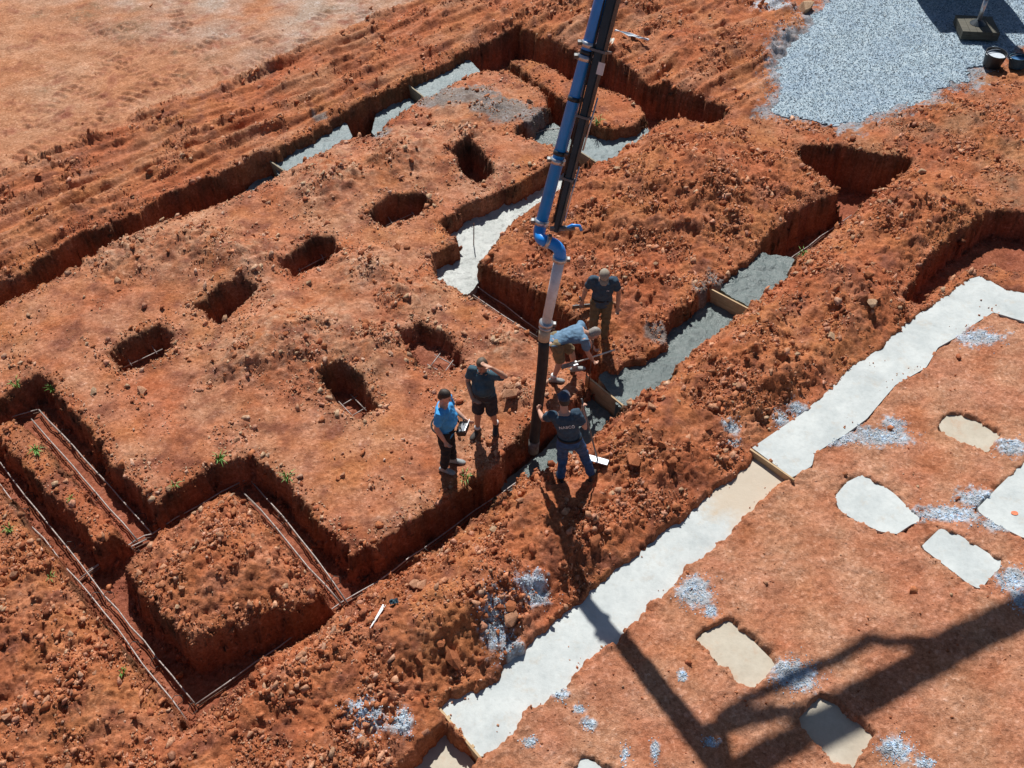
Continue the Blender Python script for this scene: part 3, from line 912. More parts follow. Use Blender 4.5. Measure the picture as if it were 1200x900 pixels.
pour([(600, 150), (620, 140), (648, 140), (662, 150), (670, 172), (630, 172), (600, 165)], wet(-0.42, 11, 0.02), 'wet_concrete',
     'grey concrete in the trench elbow beside the cement stained mound', [], 0.1)
pour([(322, 186), (367, 155), (390, 138), (402, 148), (408, 162), (396, 172), (333, 206)], wet(-0.22, 13, 0.02), 'grey_concrete',
     'long narrow grey pour beyond the pale board in the far trench', [cl((336, 203), (312, 185))], 0.1)
pour([(285, 225), (310, 195), (318, 186), (336, 203), (318, 215), (295, 230)], wet(-0.42, 15, 0.02), 'grey_concrete',
     'small grey pour ending against the pale bulkhead board', [cl((311, 184), (335, 202))], 0.1)
pour([(440, 150), (445, 130), (478, 96), (500, 116), (470, 140), (450, 160)], wet(-0.36, 17, 0.02), 'grey_concrete',
     'grey pour ending against the grey bulkhead board', [cl((475, 96), (500, 117))], 0.1)
pour([(486, 96), (520, 80), (548, 75), (558, 86), (530, 105), (498, 120)], wet(-0.20, 19, 0.02), 'grey_concrete',
     'pale pour spreading beyond the grey board to the far corner', [cl((500, 116), (475, 97))], 0.1)

# ------------------------------------------------------------------ clods and stones
def shard_templates(n, npts, seed=100):
    """angular broken lumps: hulls of a few random points"""
    out = []
    for k in range(n):
        rr = np.random.default_rng(seed + k)
        p = rr.normal(size=(npts, 3)); p /= np.linalg.norm(p, axis=1)[:, None]
        p *= rr.uniform(0.75, 1.1, (npts, 1))
        p[:, 1] *= rr.uniform(0.55, 0.95); p[:, 2] *= rr.uniform(0.42, 0.8)
        bm = bmesh.new()
        for q in p:
            bm.verts.new(q)
        r = bmesh.ops.convex_hull(bm, input=bm.verts[:])
        bmesh.ops.delete(bm, geom=[g for g in r['geom_interior'] if isinstance(g, bmesh.types.BMVert)], context='VERTS')
        bmesh.ops.triangulate(bm, faces=bm.faces[:])
        bm.verts.index_update(); bm.verts.ensure_lookup_table()
        out.append((np.array([v.co[:] for v in bm.verts]), np.array([[v.index for v in f.verts] for f in bm.faces])))
        bm.free()
    return out


def scatter(name, pts, size, cols, temps, mat, sink=0.25):
    Vs, Fs, Cs = [], [], []
    off = 0
    n = len(pts)
    which = RNG.integers(0, len(temps), n)
    for t, (tv, tf) in enumerate(temps):
        ix = np.where(which == t)[0]
        if not len(ix): continue
        ang = RNG.uniform(0, 2 * np.pi, (len(ix), 3)); ang[:, 1:] *= 0.12
        ca, sa = np.cos(ang[:, 0]), np.sin(ang[:, 0])
        v = np.repeat(tv[None], len(ix), 0) * size[ix][:, None, None]
        x = v[..., 0] * ca[:, None] - v[..., 1] * sa[:, None]; y = v[..., 0] * sa[:, None] + v[..., 1] * ca[:, None]
        z = v[..., 2] + x * ang[:, 1][:, None] + y * ang[:, 2][:, None]
        P = np.stack([x, y, z], -1) + pts[ix][:, None, :]
        P[..., 2] += (0.6 - sink) * size[ix][:, None] * 0.7
        Vs.append(P.reshape(-1, 3)); m = len(tv)
        Fs.append((tf[None] + (np.arange(len(ix)) * m)[:, None, None] + off).reshape(-1, 3)); off += m * len(ix)
        Cs.append(np.repeat(cols[ix], m, 0))
    return big_mesh(name, np.concatenate(Vs), np.concatenate(Fs), mat, False, np.concatenate(Cs), 'stuff')


def fan_points(n, ymin=3.8, ymax=27.5):
    t = RNG.random(n)
    y = ymin + (ymax - ymin) * t ** 1.25
    w = 7.2 + (y - 3) * 0.40
    x = RNG.uniform(-1, 1, n) * w
    return x, y


SOILC = np.array([[0.44, 0.15, 0.065], [0.50, 0.20, 0.10], [0.38, 0.12, 0.055], [0.52, 0.255, 0.145], [0.29, 0.095, 0.045], [0.47, 0.17, 0.075], [0.50, 0.23, 0.14]])
PALE = np.array([[0.52, 0.33, 0.20], [0.56, 0.32, 0.21], [0.48, 0.28, 0.17]])


def soil_cols(n, mainf):
    c = SOILC[RNG.integers(0, len(SOILC), n)]
    p = RNG.random(n) < (0.06 + 0.36 * mainf)
    c = np.where(p[:, None], PALE[RNG.integers(0, 3, n)], c)
    return c * RNG.uniform(0.8, 1.2, (n, 1))


T20 = shard_templates(12, 11)
# small clods
def octs(n):
    out = []
    for k in range(n):
        rr = np.random.default_rng(300 + k)
        v = np.array([[1, 0, 0], [-1, 0, 0], [0, 1, 0], [0, -1, 0], [0, 0, 1], [0, 0, -1]], float)
        v = v * rr.uniform(.6, 1.2, (6, 1)) + rr.uniform(-.28, .28, (6, 3))
        v[:, 1] *= rr.uniform(.6, .95); v[:, 2] *= rr.uniform(.45, .8)
        out.append((v, np.array([[0, 2, 4], [2, 1, 4], [1, 3, 4], [3, 0, 4], [2, 0, 5], [1, 2, 5], [3, 1, 5], [0, 3, 5]])))
    return out


for tier, (ncand, cap, temps) in enumerate(((620000, 66000, octs(8)), (300000, 23000, T20))):
    cx, cy = fan_points(ncand)
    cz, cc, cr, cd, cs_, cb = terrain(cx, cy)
    clump = np.clip(0.20 + 1.9 * fbm(cx, cy, 1.3, 3, 201) + 0.6 * fbm(cx, cy, 5.0, 2, 205), 0.03, 1)
    dens = cr ** 1.25 * clump
    near_lip = (cd > 0) & (cd < 0.25)
    wallb = (cd > -0.16) & (cd <= 0.04)
    dens = np.where(near_lip, np.maximum(dens, 0.30), dens)
    dens = np.where(wallb, 0.75 if tier == 0 else 0.22, dens)
    keep = (RNG.random(ncand) < dens * (0.75 if tier == 0 else 0.55)) & (cb < 0.25) & (cd > -0.9) & ~((cd < -0.16) & (RNG.random(ncand) < 0.75))
    ix = np.where(keep)[0][:cap]
    n = len(ix)
    sz = RNG.uniform(0.010, 0.027, n) if tier == 0 else 0.021 + 0.017 * RNG.pareto(1.9, n).clip(0, 4.0)
    mainf = poly_mask(MAIN, cx[ix], cy[ix], 0.3)
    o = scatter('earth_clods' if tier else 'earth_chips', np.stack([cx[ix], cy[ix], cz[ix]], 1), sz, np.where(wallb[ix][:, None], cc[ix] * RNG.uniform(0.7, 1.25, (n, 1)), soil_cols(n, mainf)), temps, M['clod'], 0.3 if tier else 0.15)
    tag(o, 'crumbled lumps of red earth strewn over the spoil' if tier else 'small angular chips of red earth and stone over the spoil', 'rubble')
    print('clods', tier, n)
# crumbs on trodden ground
cx, cy = fan_points(26000)
cz, cc, cr, cd, cs_, cb = terrain(cx, cy)
ix = np.where((cb < 0.6) & (cd > 0.02) & (cr > 0.008))[0][:8000]
o = scatter('earth_crumbs', np.stack([cx[ix], cy[ix], cz[ix]], 1), RNG.uniform(0.006, 0.015, len(ix)), cc[ix] * RNG.uniform(0.7, 1.3, (len(ix), 1)), octs(4), M['clod'])
tag(o, 'fine crumbs of red earth on trodden ground', 'rubble')
for nm, poly, zt, n in (('fallen_crumbs', FOOT_LO, -0.075, 260), ('fallen_crumbs', FOOT_HI, 0.025, 220)):
    lo, hi = poly.min(0), poly.max(0)
    qx = RNG.uniform(lo[0], hi[0], 9000); qy = RNG.uniform(lo[1], hi[1], 9000)
    dq = sdf(poly, qx, qy)
    k = np.where((dq < -0.01) & (RNG.random(9000) < np.exp(dq / 0.07) * np.clip(-0.15 + 1.6 * fbm(qx, qy, 0.9, 2, 77), 0, 1)))[0][:n]
    o = scatter(nm, np.stack([qx[k], qy[k], base_h(qx[k], qy[k]) + zt], 1), RNG.uniform(0.008, 0.026, len(k)), soil_cols(len(k), np.zeros(len(k))), octs(5), M['clod'], 0.1)
    tag(o, 'crumbs of red earth fallen on the ' + ('lower' if zt < 0 else 'upper') + ' white footing', 'rubble')
# pale stone chips in the spills
px_, py_, pz_ = [], [], []
for sx, sy, a, b in SPLASH:
    n = int(20 + a * b * 1.1)
    for _ in range(n):
        p = at(sx + random.gauss(0, a * 0.55), sy + random.gauss(0, b * 0.55))
        px_.append(p.x); py_.append(p.y)
px_ = np.array(px_); py_ = np.array(py_)
pz_, _, _, _, _, pb = terrain(px_, py_)
k = pb < 0.3
px_, py_, pz_ = px_[k], py_[k], pz_[k]
base = np.array([[0.37, 0.45, 0.52], [0.31, 0.39, 0.47], [0.50, 0.56, 0.59], [0.23, 0.30, 0.36]])
o = scatter('stone_chips', np.stack([px_, py_, pz_], 1), RNG.uniform(0.006, 0.017, len(px_)), base[RNG.integers(0, 3, len(px_))] * 1.15, octs(5), M['pebble'])
tag(o, 'pale blue grey stone chips spilt beside the footings', 'gravel')
# loose stone over the pad
gx_, gy_ = [], []
lo, hi = GRAVEL.min(0), GRAVEL.max(0)
qx = RNG.uniform(max(lo[0], 4), min(hi[0], 17), 60000); qy = RNG.uniform(lo[1], min(hi[1], 28.5), 60000)
dq = sdf(GRAVEL, qx, qy) + 0.22 * fbm(qx, qy, 2.2, 4, 44)
pk = RNG.random(len(qx))
k = np.where((dq < 0.0) | ((dq < 1.0) & (pk < 0.9 * np.exp(-np.clip(dq, 0, 9) / 0.22))))[0][:26000]
zz = np.where(dq[k] < 0.02, 0.01 + 0.03 * fbm(qx[k], qy[k], 0.8, 3, 2), terrain(qx[k], qy[k])[0])
o = scatter('crushed_stone', np.stack([qx[k], qy[k], zz], 1), RNG.uniform(0.009, 0.021, len(k)), base[RNG.integers(0, 4, len(k))] * RNG.uniform(0.6, 1.0, (len(k), 1)), octs(6), M['pebble'])
tag(o, 'loose crushed stone lying over the gravel pad', 'gravel')

# large clods, each a thing of its own
T80 = shard_templates(9, 17, 500)
big_me = []
for k, (tv, tf) in enumerate(T80):
    jn = np.array([noise(tv[:, 0] * 2.2 + k * 5, tv[:, 1] * 2.2 + tv[:, 2] * 1.7, k)]).T
    tv = tv * (1 + 0.15 * jn)
    for ci, colr in enumerate((SOILC[0], SOILC[3], PALE[0])):
        me = bpy.data.meshes.new('earth_clod')
        me.from_pydata(tv.tolist(), [], tf.tolist())
        a = me.color_attributes.new('col', 'FLOAT_COLOR', 'POINT')
        c4 = np.ones((len(tv), 4), np.float32); c4[:, :3] = colr
        a.data.foreach_set('color', c4.ravel())
        me.materials.append(M['clod'])
        big_me.append((me, ci))


def place_clod(x, y, z, s, kind, label, cat, group, name='earth_clod'):
    me = random.choice([m for m, c in big_me if c == kind])
    o = bpy.data.objects.new(name, me); link(o)
    o.location = (x, y, z + s * 0.22); o.scale = (s, s, s)
    o.rotation_euler = (random.uniform(-.15, .15), random.uniform(-.15, .15), random.uniform(0, 6.28))
    tag(o, label, cat, group)
    return o


REGIONS = [(BANK, 95, 'chunk of earth on the spoil bank along the white footing', 'large clods on the spoil bank', 0.05, 0.12),
           (CORNER, 45, 'chunk of earth outside the rebar lined trench corner', 'large clods outside the trench corner', 0.045, 0.10),
           (MOUND_E, 60, 'chunk of earth on the rubble mound behind the workers', 'large clods on the rubble mound', 0.045, 0.10),
           (ISL_C, 22, 'chunk of earth on the square island inside the trench loop', 'large clods on the square island', 0.045, 0.08),
           (MAIN, 70, 'clod on the wide platform with the dug pits', 'large clods on the pitted platform', 0.045, 0.10)]
for poly, n, lb, grp, s0, s1 in REGIONS:
    lo, hi = poly.min(0), poly.max(0)
    qx = RNG.uniform(lo[0], hi[0], 5000); qy = RNG.uniform(lo[1], hi[1], 5000)
    z, c, r, d, sp_, b = terrain(qx, qy)
    ok = (sdf(poly, qx, qy) < -0.12) & (d > 0.10) & (b < 0.05) & (RNG.random(5000) < r ** 2)
    for i in np.where(ok)[0][:n]:
        s = s0 + (s1 - s0) * random.random() ** 2.2
        kind = 0 if random.random() < 0.72 else (1 if random.random() < 0.8 else 2)
        sw = 'fist sized' if s < s0 + 0.25 * (s1 - s0) else ('medium' if s < s0 + 0.6 * (s1 - s0) else 'big')
        lb2 = sw + ' ' + ('red', 'tan', 'pale')[kind] + ' ' + lb
        place_clod(qx[i], qy[i], z[i], s, kind, lb2, 'clod', grp)
for px, py, s, kind, lb in [(944, 13, 0.34, 2, 'pinkish boulder at the edge of the gravel pad'), (1079, 202, 0.14, 2, 'white stone beside the right hand trench arm'), (597, 462, 0.16, 1, 'tan boulder behind the two watching men'),
                            (716, 669, 0.0, 0, ''), (696, 635, 0.12, 0, 'round red clod on the bank above the white footing'), (743, 540, 0.17, 0, 'large split clod beside the rake blade'), (530, 775, 0.18, 0, 'largest red boulder beside the blue stone patch'),
                            (1023, 356, 0.12, 2, 'white rock on the bank near the upper footing'), (110, 460, 0.10, 2, 'pale block on the platform near the trench corner'), (167, 460, 0.14, 1, 'knobbly brown lump near the lone pale block'),
                            (597, 727, 0.14, 1, 'orange clod lying in the blue stone patch'), (480, 155, 0.0, 0, '')]:
    if s > 0:
        p = on(px, py)
        place_clod(p.x, p.y, p.z, s, kind, lb, 'rock', None, 'rock')

# ------------------------------------------------------------------ reinforcement
def floor_pt(px, py, z=-0.52):
    return at(px, py, z)


def bar_path(pts, z, n=14):
    P = [floor_pt(a, b, z) for a, b in pts]
    out = []
    for i in range(len(P) - 1):
        L = (P[i + 1] - P[i]).length
        m = max(2, int(L / 0.35))
        for k in range(m):
            q = P[i].lerp(P[i + 1], k / m)
            q = q + Vector((random.gauss(0, .008), random.gauss(0, .008), random.gauss(0, .006)))
            out.append(q)
    out.append(P[-1])
    return out


def rebar_run(lines, label, z=-0.42, ties=True):
    """two or more bars on chairs, tied with wire"""
    first = floor_pt(*lines[0][0], z)
    e = empty('rebar_run', (first.x, first.y, z - 0.1), label, 'rebar', group='rebar laid in the trenches')
    off = e.location

    def loc(P): return [p - off for p in P]
    for ln in lines:
        path = bar_path(ln, z)
        tube_obj('bar', loc(path), 0.0105, M['steel'], e, 7)
        low = [p + Vector((0.012, -0.012, -0.055)) for p in path]
        tube_obj('bar', loc(low), 0.0095, M['rust'], e, 6)
        if ties:
            acc = 0; nxt = 0.5
            for i in range(1, len(path)):
                acc += (path[i] - path[i - 1]).length
                if acc > nxt:
                    nxt = acc + random.uniform(0.7, 1.3)
                    t = (path[i] - path[i - 1]).normalized(); sd = Vector((-t.y, t.x, 0)) * random.choice((-1, 1))
                    p = path[i]
                    tube_obj('tie_wire', loc([p + Vector((0, 0, 0.02)), p + sd * 0.05 + Vector((0, 0, 0.05)), p + sd * 0.12 + t * 0.03 + Vector((0, 0, 0.0)), p + sd * 0.10 + t * 0.09 + Vector((0, 0, -0.05)), p + sd * 0.02 + t * 0.08 + Vector((0, 0, -0.06))]), 0.006, M['tie'], e, 5)
                    tube_obj('bar_chair', loc([p - t * 0.05 - Vector((0, 0, 0.115)), p - Vector((0, 0, 0.045)), p + t * 0.05 - Vector((0, 0, 0.115))]), 0.006, M['tie'], e, 5)
    return e


rebar_run([[(46, 480), (112, 552), (178, 625)], [(36, 491), (98, 560), (161, 633)]], 'rebar pair beside the low earth strip with grass')
rebar_run([[(-40, 495), (0, 543), (45, 601), (110, 681), (200, 791), (228, 824)], [(-40, 520), (0, 569), (23, 601), (93, 681), (183, 798), (220, 846)]], 'longest rebar pair along the outer side of the trench loop')
rebar_run([[(92, 678), (125, 655), (160, 633), (178, 625), (232, 592), (288, 562)], [(104, 668), (135, 650), (172, 632)]], 'rebar running behind the square earth island')
rebar_run([[(294, 563), (330, 604), (370, 655), (407, 706)], [(286, 578), (322, 618), (362, 665), (400, 707)]], 'rebar pair on the right flank of the square earth island')
rebar_run([[(230, 826), (300, 776), (401, 706), (440, 683), (480, 654), (512, 631), (554, 600), (589, 577), (618, 557)], [(238, 846), (320, 785), (400, 724)]], 'rebar along the front trench from the corner to the wet concrete', -0.46)
rebar_run([[(546, 327), (590, 357), (632, 388)], [(548, 341), (590, 370), (630, 395)]], 'rebar pair running from the pale pour towards the hose', -0.48)
rebar_run([[(-40, 515), (0, 493), (44, 480)]], 'single bar behind the low earth strip with grass')
rebar_run([[(916, 312), (930, 299), (962, 277), (998, 252)]], 'single bar beside the rubble mound near the trench arm', -0.45)
rebar_run([[(592, 170), (640, 152), (684, 146)], [(655, 125), (700, 158), (745, 165)]], 'rebar crossing under the boom in the far trench', -0.40)


def rebar_mat(pts, z, label):
    c = at(*pts[0], z)
    e = empty('rebar_mat', (c.x, c.y, z - 0.05), label, 'rebar', group='small rebar mats in the pits')
    A, B, C = [at(p[0], p[1], z) - e.location for p in pts]
    u_ = B - A; v_ = C - A
    for k in (0.15, 0.85):
        tube_obj('bar', [A + v_ * k - u_ * .05, A + v_ * k + u_ * 1.05], 0.010, M['steel'], e, 6)
        tube_obj('bar', [A + u_ * k - v_ * .05 + Vector((0, 0, .018)), A + u_ * k + v_ * 1.05 + Vector((0, 0, .018))], 0.010, M['steel'], e, 6)
    for k in (0.15, 0.85):
        p = A + u_ * k + v_ * k
        tube_obj('bar_chair', [p - Vector((0, 0, .06)), p], 0.008, M['tie'], e, 5)


rebar_mat([(148, 432), (190, 412), (140, 418)], -0.40, 'rebar mat in the pit standing last of the slanting row')
rebar_mat([(346, 322), (385, 302), (340, 306)], -0.40, 'rebar mat in the pit next to the pale rubble')
rebar_mat([(412, 492), (432, 480), (395, 474)], -0.38, 'rebar mat in the narrow pit beside the largest spoil heap')
rebar_mat([(500, 430), (522, 442), (512, 414)], -0.26, 'rebar mat in the shallow pit behind the grey shirted man')
rebar_mat([(455, 266), (490, 250), (446, 252)], -0.40, 'rebar mat in the pit near the middle trench')

for px, py, z, hgt, lean, lb in [(555, 288, -0.42, 0.55, (0.02, 0.02), 'rebar dowel standing in the pale pour beside the trench corner'), (690, 449, -0.06, 1.0, (0.02, 0.03), 'dark steel stake at the end of the plywood board')]:
    p = at(px, py, z)
    o = tube_obj('steel_stake', [Vector((0, 0, -0.1)), Vector((lean[0], lean[1], hgt))], 0.011, M['rust'], None, 7)
    o.location = p
    tag(o, lb, 'stake')

# ------------------------------------------------------------------ pump truck with boom
TX, TY = 12.15, 26.2
truck = empty('concrete_pump_truck', (TX, TY + 4.5, 0.05), 'concrete pump truck with dark boom, blue delivery pipe and hanging black hose', 'pump truck')
TO = truck.location.copy()


def tr(p): return Vector(p) - TO


def part_box(name, c, s, mat, parent=truck, rot=None, bevel=0.02):
    bm = bmesh.new(); add_box(bm, tr(c), s, rot, bevel)
    return bm_obj(name, bm, M[mat], parent)


# the truck itself stands beyond the gravel
part_box('chassis', (TX, TY + 4.6, 0.95), (0.9, 9.0, 0.28), 'boom_black')
part_box('deck', (TX, TY + 5.2, 1.45), (2.45, 7.6, 0.30), 'truck_paint')
part_box('hopper', (TX, TY + 0.75, 1.75), (2.35, 1.4, 1.5), 'truck_paint', bevel=0.06)
part_box('water_tank', (TX - 0.8, TY + 4.2, 2.05), (0.8, 3.0, 0.85), 'blue_paint', bevel=0.08)
part_box('equipment_box', (TX + 0.85, TY + 4.0, 2.0), (0.7, 2.6, 0.8), 'boom_black', bevel=0.05)
cab = part_box('cab', (TX, TY + 8.6, 2.1), (2.4, 2.0, 2.3), 'truck_paint', bevel=0.15)
part_box('windscreen', (TX, TY + 9.62, 2.6), (2.0, 0.03, 0.8), 'glass', cab)
part_box('turret', (TX, TY + 2.6, 2.9), (1.3, 1.3, 2.3), 'boom_black', bevel=0.1)
for wx in (-1, 1):
    for wyo in (2.4, 3.7, 7.9):
        bm = bmesh.new()
        bmesh.ops.create_cone(bm, cap_ends=True, segments=28, radius1=0.52, radius2=0.52, depth=0.34, matrix=Matrix.Translation(tr((TX + wx * 1.02, TY + wyo, 0.575))) @ Matrix.Rotation(math.pi / 2, 4, 'Y'))
        es = [e_ for e_ in bm.edges if e_.calc_face_angle(0) > 1.0]
        bmesh.ops.bevel(bm, geom=es, offset=0.05, segments=3, affect='EDGES')
        w = bm_obj('wheel', bm, M['rubber'], truck)
        bm = bmesh.new()
        bmesh.ops.create_cone(bm, cap_ends=True, segments=20, radius1=0.28, radius2=0.24, depth=0.37, matrix=Matrix.Translation(tr((TX + wx * 1.02, TY + wyo, 0.575))) @ Matrix.Rotation(math.pi / 2, 4, 'Y'))
        bm_obj('rim', bm, M['silver'], w)
# outrigger jack that stands in view
jf = at(1146, 27, 0.30)
jt = Vector((jf.x, jf.y, 1.75))
tube_obj('outrigger_beam', [tr((TX, TY + 1.2, 1.75)), tr((jt.x, jt.y, 1.75))], 0.13, M['boom_black'], truck, 4, False)
lg = tube_obj('outrigger_leg', [tr((jf.x, jf.y, 0.36)), tr((jf.x, jf.y, 1.0))], 0.055, M['silver'], truck, 14)
tube_obj('jack_sleeve', [tr((jf.x, jf.y, 0.95)), tr((jf.x, jf.y, 1.9))], 0.10, M['boom_black'], lg, 14)
bm = bmesh.new()
bmesh.ops.create_cone(bm, cap_ends=True, segments=20, radius1=0.20, radius2=0.09, depth=0.09, matrix=Matrix.Translation(tr((jf.x, jf.y, 0.335))))
bm_obj('foot_plate', bm, M['boom_black'], lg)
part_box('outrigger_beam', (TX + 1.9, TY + 1.5, 1.6), (2.2, 0.28, 0.28), 'boom_black')
part_box('outrigger_leg', (TX + 2.9, TY + 1.5, 0.95), (0.2, 0.2, 1.4), 'boom_black')
# timber mat under the foot
mat_e = empty('cribbing_pad', (jf.x, jf.y, 0.06), 'stacked dark timber cribbing pad under the outrigger foot', 'timber pad')
for lay in range(2):
    for k in range(5):
        bm = bmesh.new()
        off = (k - 2) * 0.185
        c = (off, 0, 0.055 + lay * 0.112) if lay == 1 else (0, off, 0.055)
        s = (0.18, 0.92, 0.11) if lay == 1 else (0.92, 0.18, 0.11)
        add_box(bm, c, s, None, 0.008)
        bm_obj('plank', bm, M['dark_wood'], mat_e)
mat_e.rotation_euler = (0, 0, math.radians(-6))

# tip section of the boom, seen in the picture
ZE, ZU = 3.75, 6.53
pe = at(634, 262, ZE); pu = at(704, 0, ZU)
pd = (pu - pe).normalized()
be = at(653, 268, ZE + 0.05); bu = at(719, 0, ZU + 0.02)
bd = (bu - be).normalized()
LEN = 7.0
J = be + bd * LEN
side = pd.cross(bd).normalized()


def boom_beam(a, b, w0, h0, w1, h1, name, parent=truck):
    a, b = Vector(a), Vector(b)
    t = (b - a).normalized()
    r = t.cross(Vector((0, 0, 1))).normalized(); u_ = r.cross(t).normalized()
    bm = bmesh.new()
    rings = []
    for p, w, h in ((a, w0, h0), (b, w1, h1)):
        rings.append([bm.verts.new(tr(p + r * (sx * w / 2) + u_ * (sy * h / 2))) for sx, sy in ((-1, -1), (1, -1), (1, 1), (-1, 1))])
    for k in range(4):
        bm.faces.new((rings[0][k], rings[0][(k + 1) % 4], rings[1][(k + 1) % 4], rings[1][k]))
    bm.faces.new(rings[0][::-1]); bm.faces.new(rings[1])
    bmesh.ops.bevel(bm, geom=[e_ for e_ in bm.edges], offset=0.015, segments=2, affect='EDGES')
    return bm_obj(name, bm, M['boom_black'], parent)


tip = boom_beam(be - bd * 0.05, J, 0.085, 0.10, 0.20, 0.23, 'boom_section')
# box webs and flange strips on the tip section
for f in (0.10, 0.22, 0.34):
    c = be + bd * (LEN * f)
    bm = bmesh.new()
    add_box(bm, tr(c), (0.14 + f * 0.22, 0.14 + f * 0.22, 0.03), bd.to_track_quat('Z', 'Y').to_matrix())
    bm_obj('web_plate', bm, M['boom_grey'], tip)
for f0, f1, of in ((0.02, 0.13, 0.06), (0.16, 0.26, 0.075)):
    tube_obj('wear_strip', [tr(be + bd * (LEN * f0) + Vector((of, -0.05, 0))), tr(be + bd * (LEN * f1) + Vector((of + .02, -0.06, 0)))], 0.012, M['silver'], tip, 5)
lbp = be + bd * (LEN * 0.315) - Vector((0, 0.135, 0)) + Vector((0.03, 0, 0.02))
bm = bmesh.new(); add_box(bm, tr(lbp), (0.09, 0.012, 0.15), bd.to_track_quat('Z', 'Y').to_matrix())
bm_obj('plate_label', bm, M['white_paint'], tip)
# hydraulic fitting at the boom tip
tube_obj('tip_pin', [tr(be + Vector((-0.10, 0, 0))), tr(be + Vector((0.24, -0.02, 0.03)))], 0.035, M['boom_grey'], tip, 10)
tube_obj('hydraulic_fitting', [tr(be + Vector((0.12, -0.02, 0.02))), tr(be + Vector((0.2, -0.03, 0.08))), tr(be + Vector((0.30, -0.03, 0.07))), tr(be + Vector((0.33, -0.03, 0.0)))], 0.022, M['blue_paint'], tip, 8)
tube_obj('hydraulic_line', [tr(be + bd * 0.1 + Vector((-0.07, 0, 0))), tr(be + bd * 2.0 + Vector((-0.10, -0.02, 0))), tr(be + bd * 5.0 + Vector((-0.16, -0.02, 0)))], 0.014, M['rubber'], tip, 6)
# delivery pipe
PR = 0.083
pj = pe + pd * (LEN - 0.1)
tube_obj('delivery_pipe', [tr(pe), tr(pj)], PR, M['blue_paint'], truck, 20)


def clamp(p, t, rad=0.105, w=0.07, parent=truck):
    t = Vector(t).normalized()
    bm = bmesh.new()
    add_tube(bm, [tr(p - t * w / 2), tr(p + t * w / 2)], rad, 18)
    o = bm_obj('pipe_clamp', bm, M['silver'], parent, True)
    s_ = t.cross(Vector((0, 1, 0.3))).normalized()
    bm = bmesh.new()
    add_box(bm, tr(p + s_ * (rad + 0.02)), (0.05, 0.07, 0.05), None, 0.008)
    bm_obj('clamp_bolt', bm, M['boom_grey'], o)
    return o


for px_m in (0.02, 0.905, 2.28, 2.45):
    clamp(pe + pd * px_m, pd)
for dm in (1.02, 1.75, 2.35, 4.2, 6.2):
    a = pe + pd * dm; q = be + bd * dm
    tube_obj('pipe_bracket', [tr(a), tr(q)], 0.028, M['boom_grey'], truck, 6)
    b2 = bmesh.new(); add_tube(b2, [tr(a - pd * 0.03), tr(a + pd * 0.03)], PR + 0.008, 16)
    bm_obj('pipe_strap', b2, M['boom_black'], truck, True)
# marks of wear on the pipe
# swan-neck elbows
z2 = 3.50
m1 = at(641, 283, 3.62)
e1 = at(656, 303, 3.38)
hose_top = at(640, 379, 2.25)
rd = (hose_top - e1).normalized()
path = bezier(pe, pe - pd * 0.20, m1 + Vector((-0.10, 0.0, 0.03)), m1, 8)
tube_obj('elbow', [tr(p) for p in path], PR, M['blue_paint'], truck, 18)
path = bezier(m1, m1 + Vector((0.11, 0.0, -0.04)), e1 - rd * 0.17, e1, 8)
tube_obj('elbow', [tr(p) for p in path], PR * 1.03, M['blue_paint'], truck, 18)
clamp(m1, (0.9, 0, -0.35), 0.098, 0.05)
clamp(e1, rd, 0.105, 0.06)
tube_obj('reducer', [tr(e1 + rd * 0.02), tr(hose_top)], [0.078, 0.072], M['light_pipe'], truck, 18)
clamp(hose_top, rd, 0.106, 0.06)
clamp(hose_top + rd * 0.07, rd, 0.098, 0.03)
h0 = hose_top + rd * 0.10
lip = at(625, 528, -0.30)
f0 = h0 + (lip - h0).normalized() * 0.20
tube_obj('hose_ferrule', [tr(h0), tr(f0)], 0.088, M['tan_band'], truck, 18)
hp = bezier(f0, f0 + Vector((0, -0.05, -0.75)), lip + Vector((0.03, 0.02, 0.9)), lip, 14)
hose = tube_obj('rubber_hose', [tr(p) for p in hp], 0.084, M['rubber'], truck, 20)
tube_obj('hose_tip', [tr(lip + (hp[-2] - lip).normalized() * 0.25), tr(lip - (hp[-2] - lip).normalized() * 0.02)], 0.088, M['grey_rubber'], hose, 20)

# sections beyond the picture: they carry the tip to the truck
SL = Vector((-SUNV.x / SUNV.z, -SUNV.y / SUNV.z, -1.0))
K = Vector((13.2, 21.6, 13.6))
T3 = Vector((TX, TY + 2.6, 4.2))
jk = (K - J).normalized()
boom_beam(J - jk * 0.45, K, 0.20, 0.24, 0.30, 0.34, 'boom_section')
boom_beam(K, T3, 0.46, 0.55, 0.55, 0.65, 'boom_section')
for p in (J, K):
    tube_obj('boom_joint', [tr(p - Vector((0.3, 0.25, 0))), tr(p + Vector((0.3, -0.25, 0)))], 0.22, M['boom_black'], truck, 16)
nrm = jk.cross(Vector((0, 0, 1))).normalized()
off1 = nrm * -0.85 + Vector((0, 0, 0.25))
tube_obj('delivery_pipe', [tr(p) for p in [pj, pj + pd * 0.35, J + jk * 0.6 + off1, J + jk * 3.4 + off1, J + jk * 4.1 + off1 * 0.35, K + Vector((0, 0.4, 0.3))]], PR, M['blue_paint'], truck, 14)
tube_obj('link_rod', [tr(J - bd * 1.6 + Vector((0.25, -0.1, 0))), tr(J + jk * 0.9 + Vector((0, 0, -0.5))), tr(J + jk * 2.2)], 0.09, M['boom_grey'], truck, 10)
tube_obj('hydraulic_cylinder', [tr(J + jk * 1.4 - Vector((0, 0, 0.30))), tr(J + jk * 5.5 - Vector((0, 0, 0.28)))], 0.06, M['boom_grey'], truck, 12)

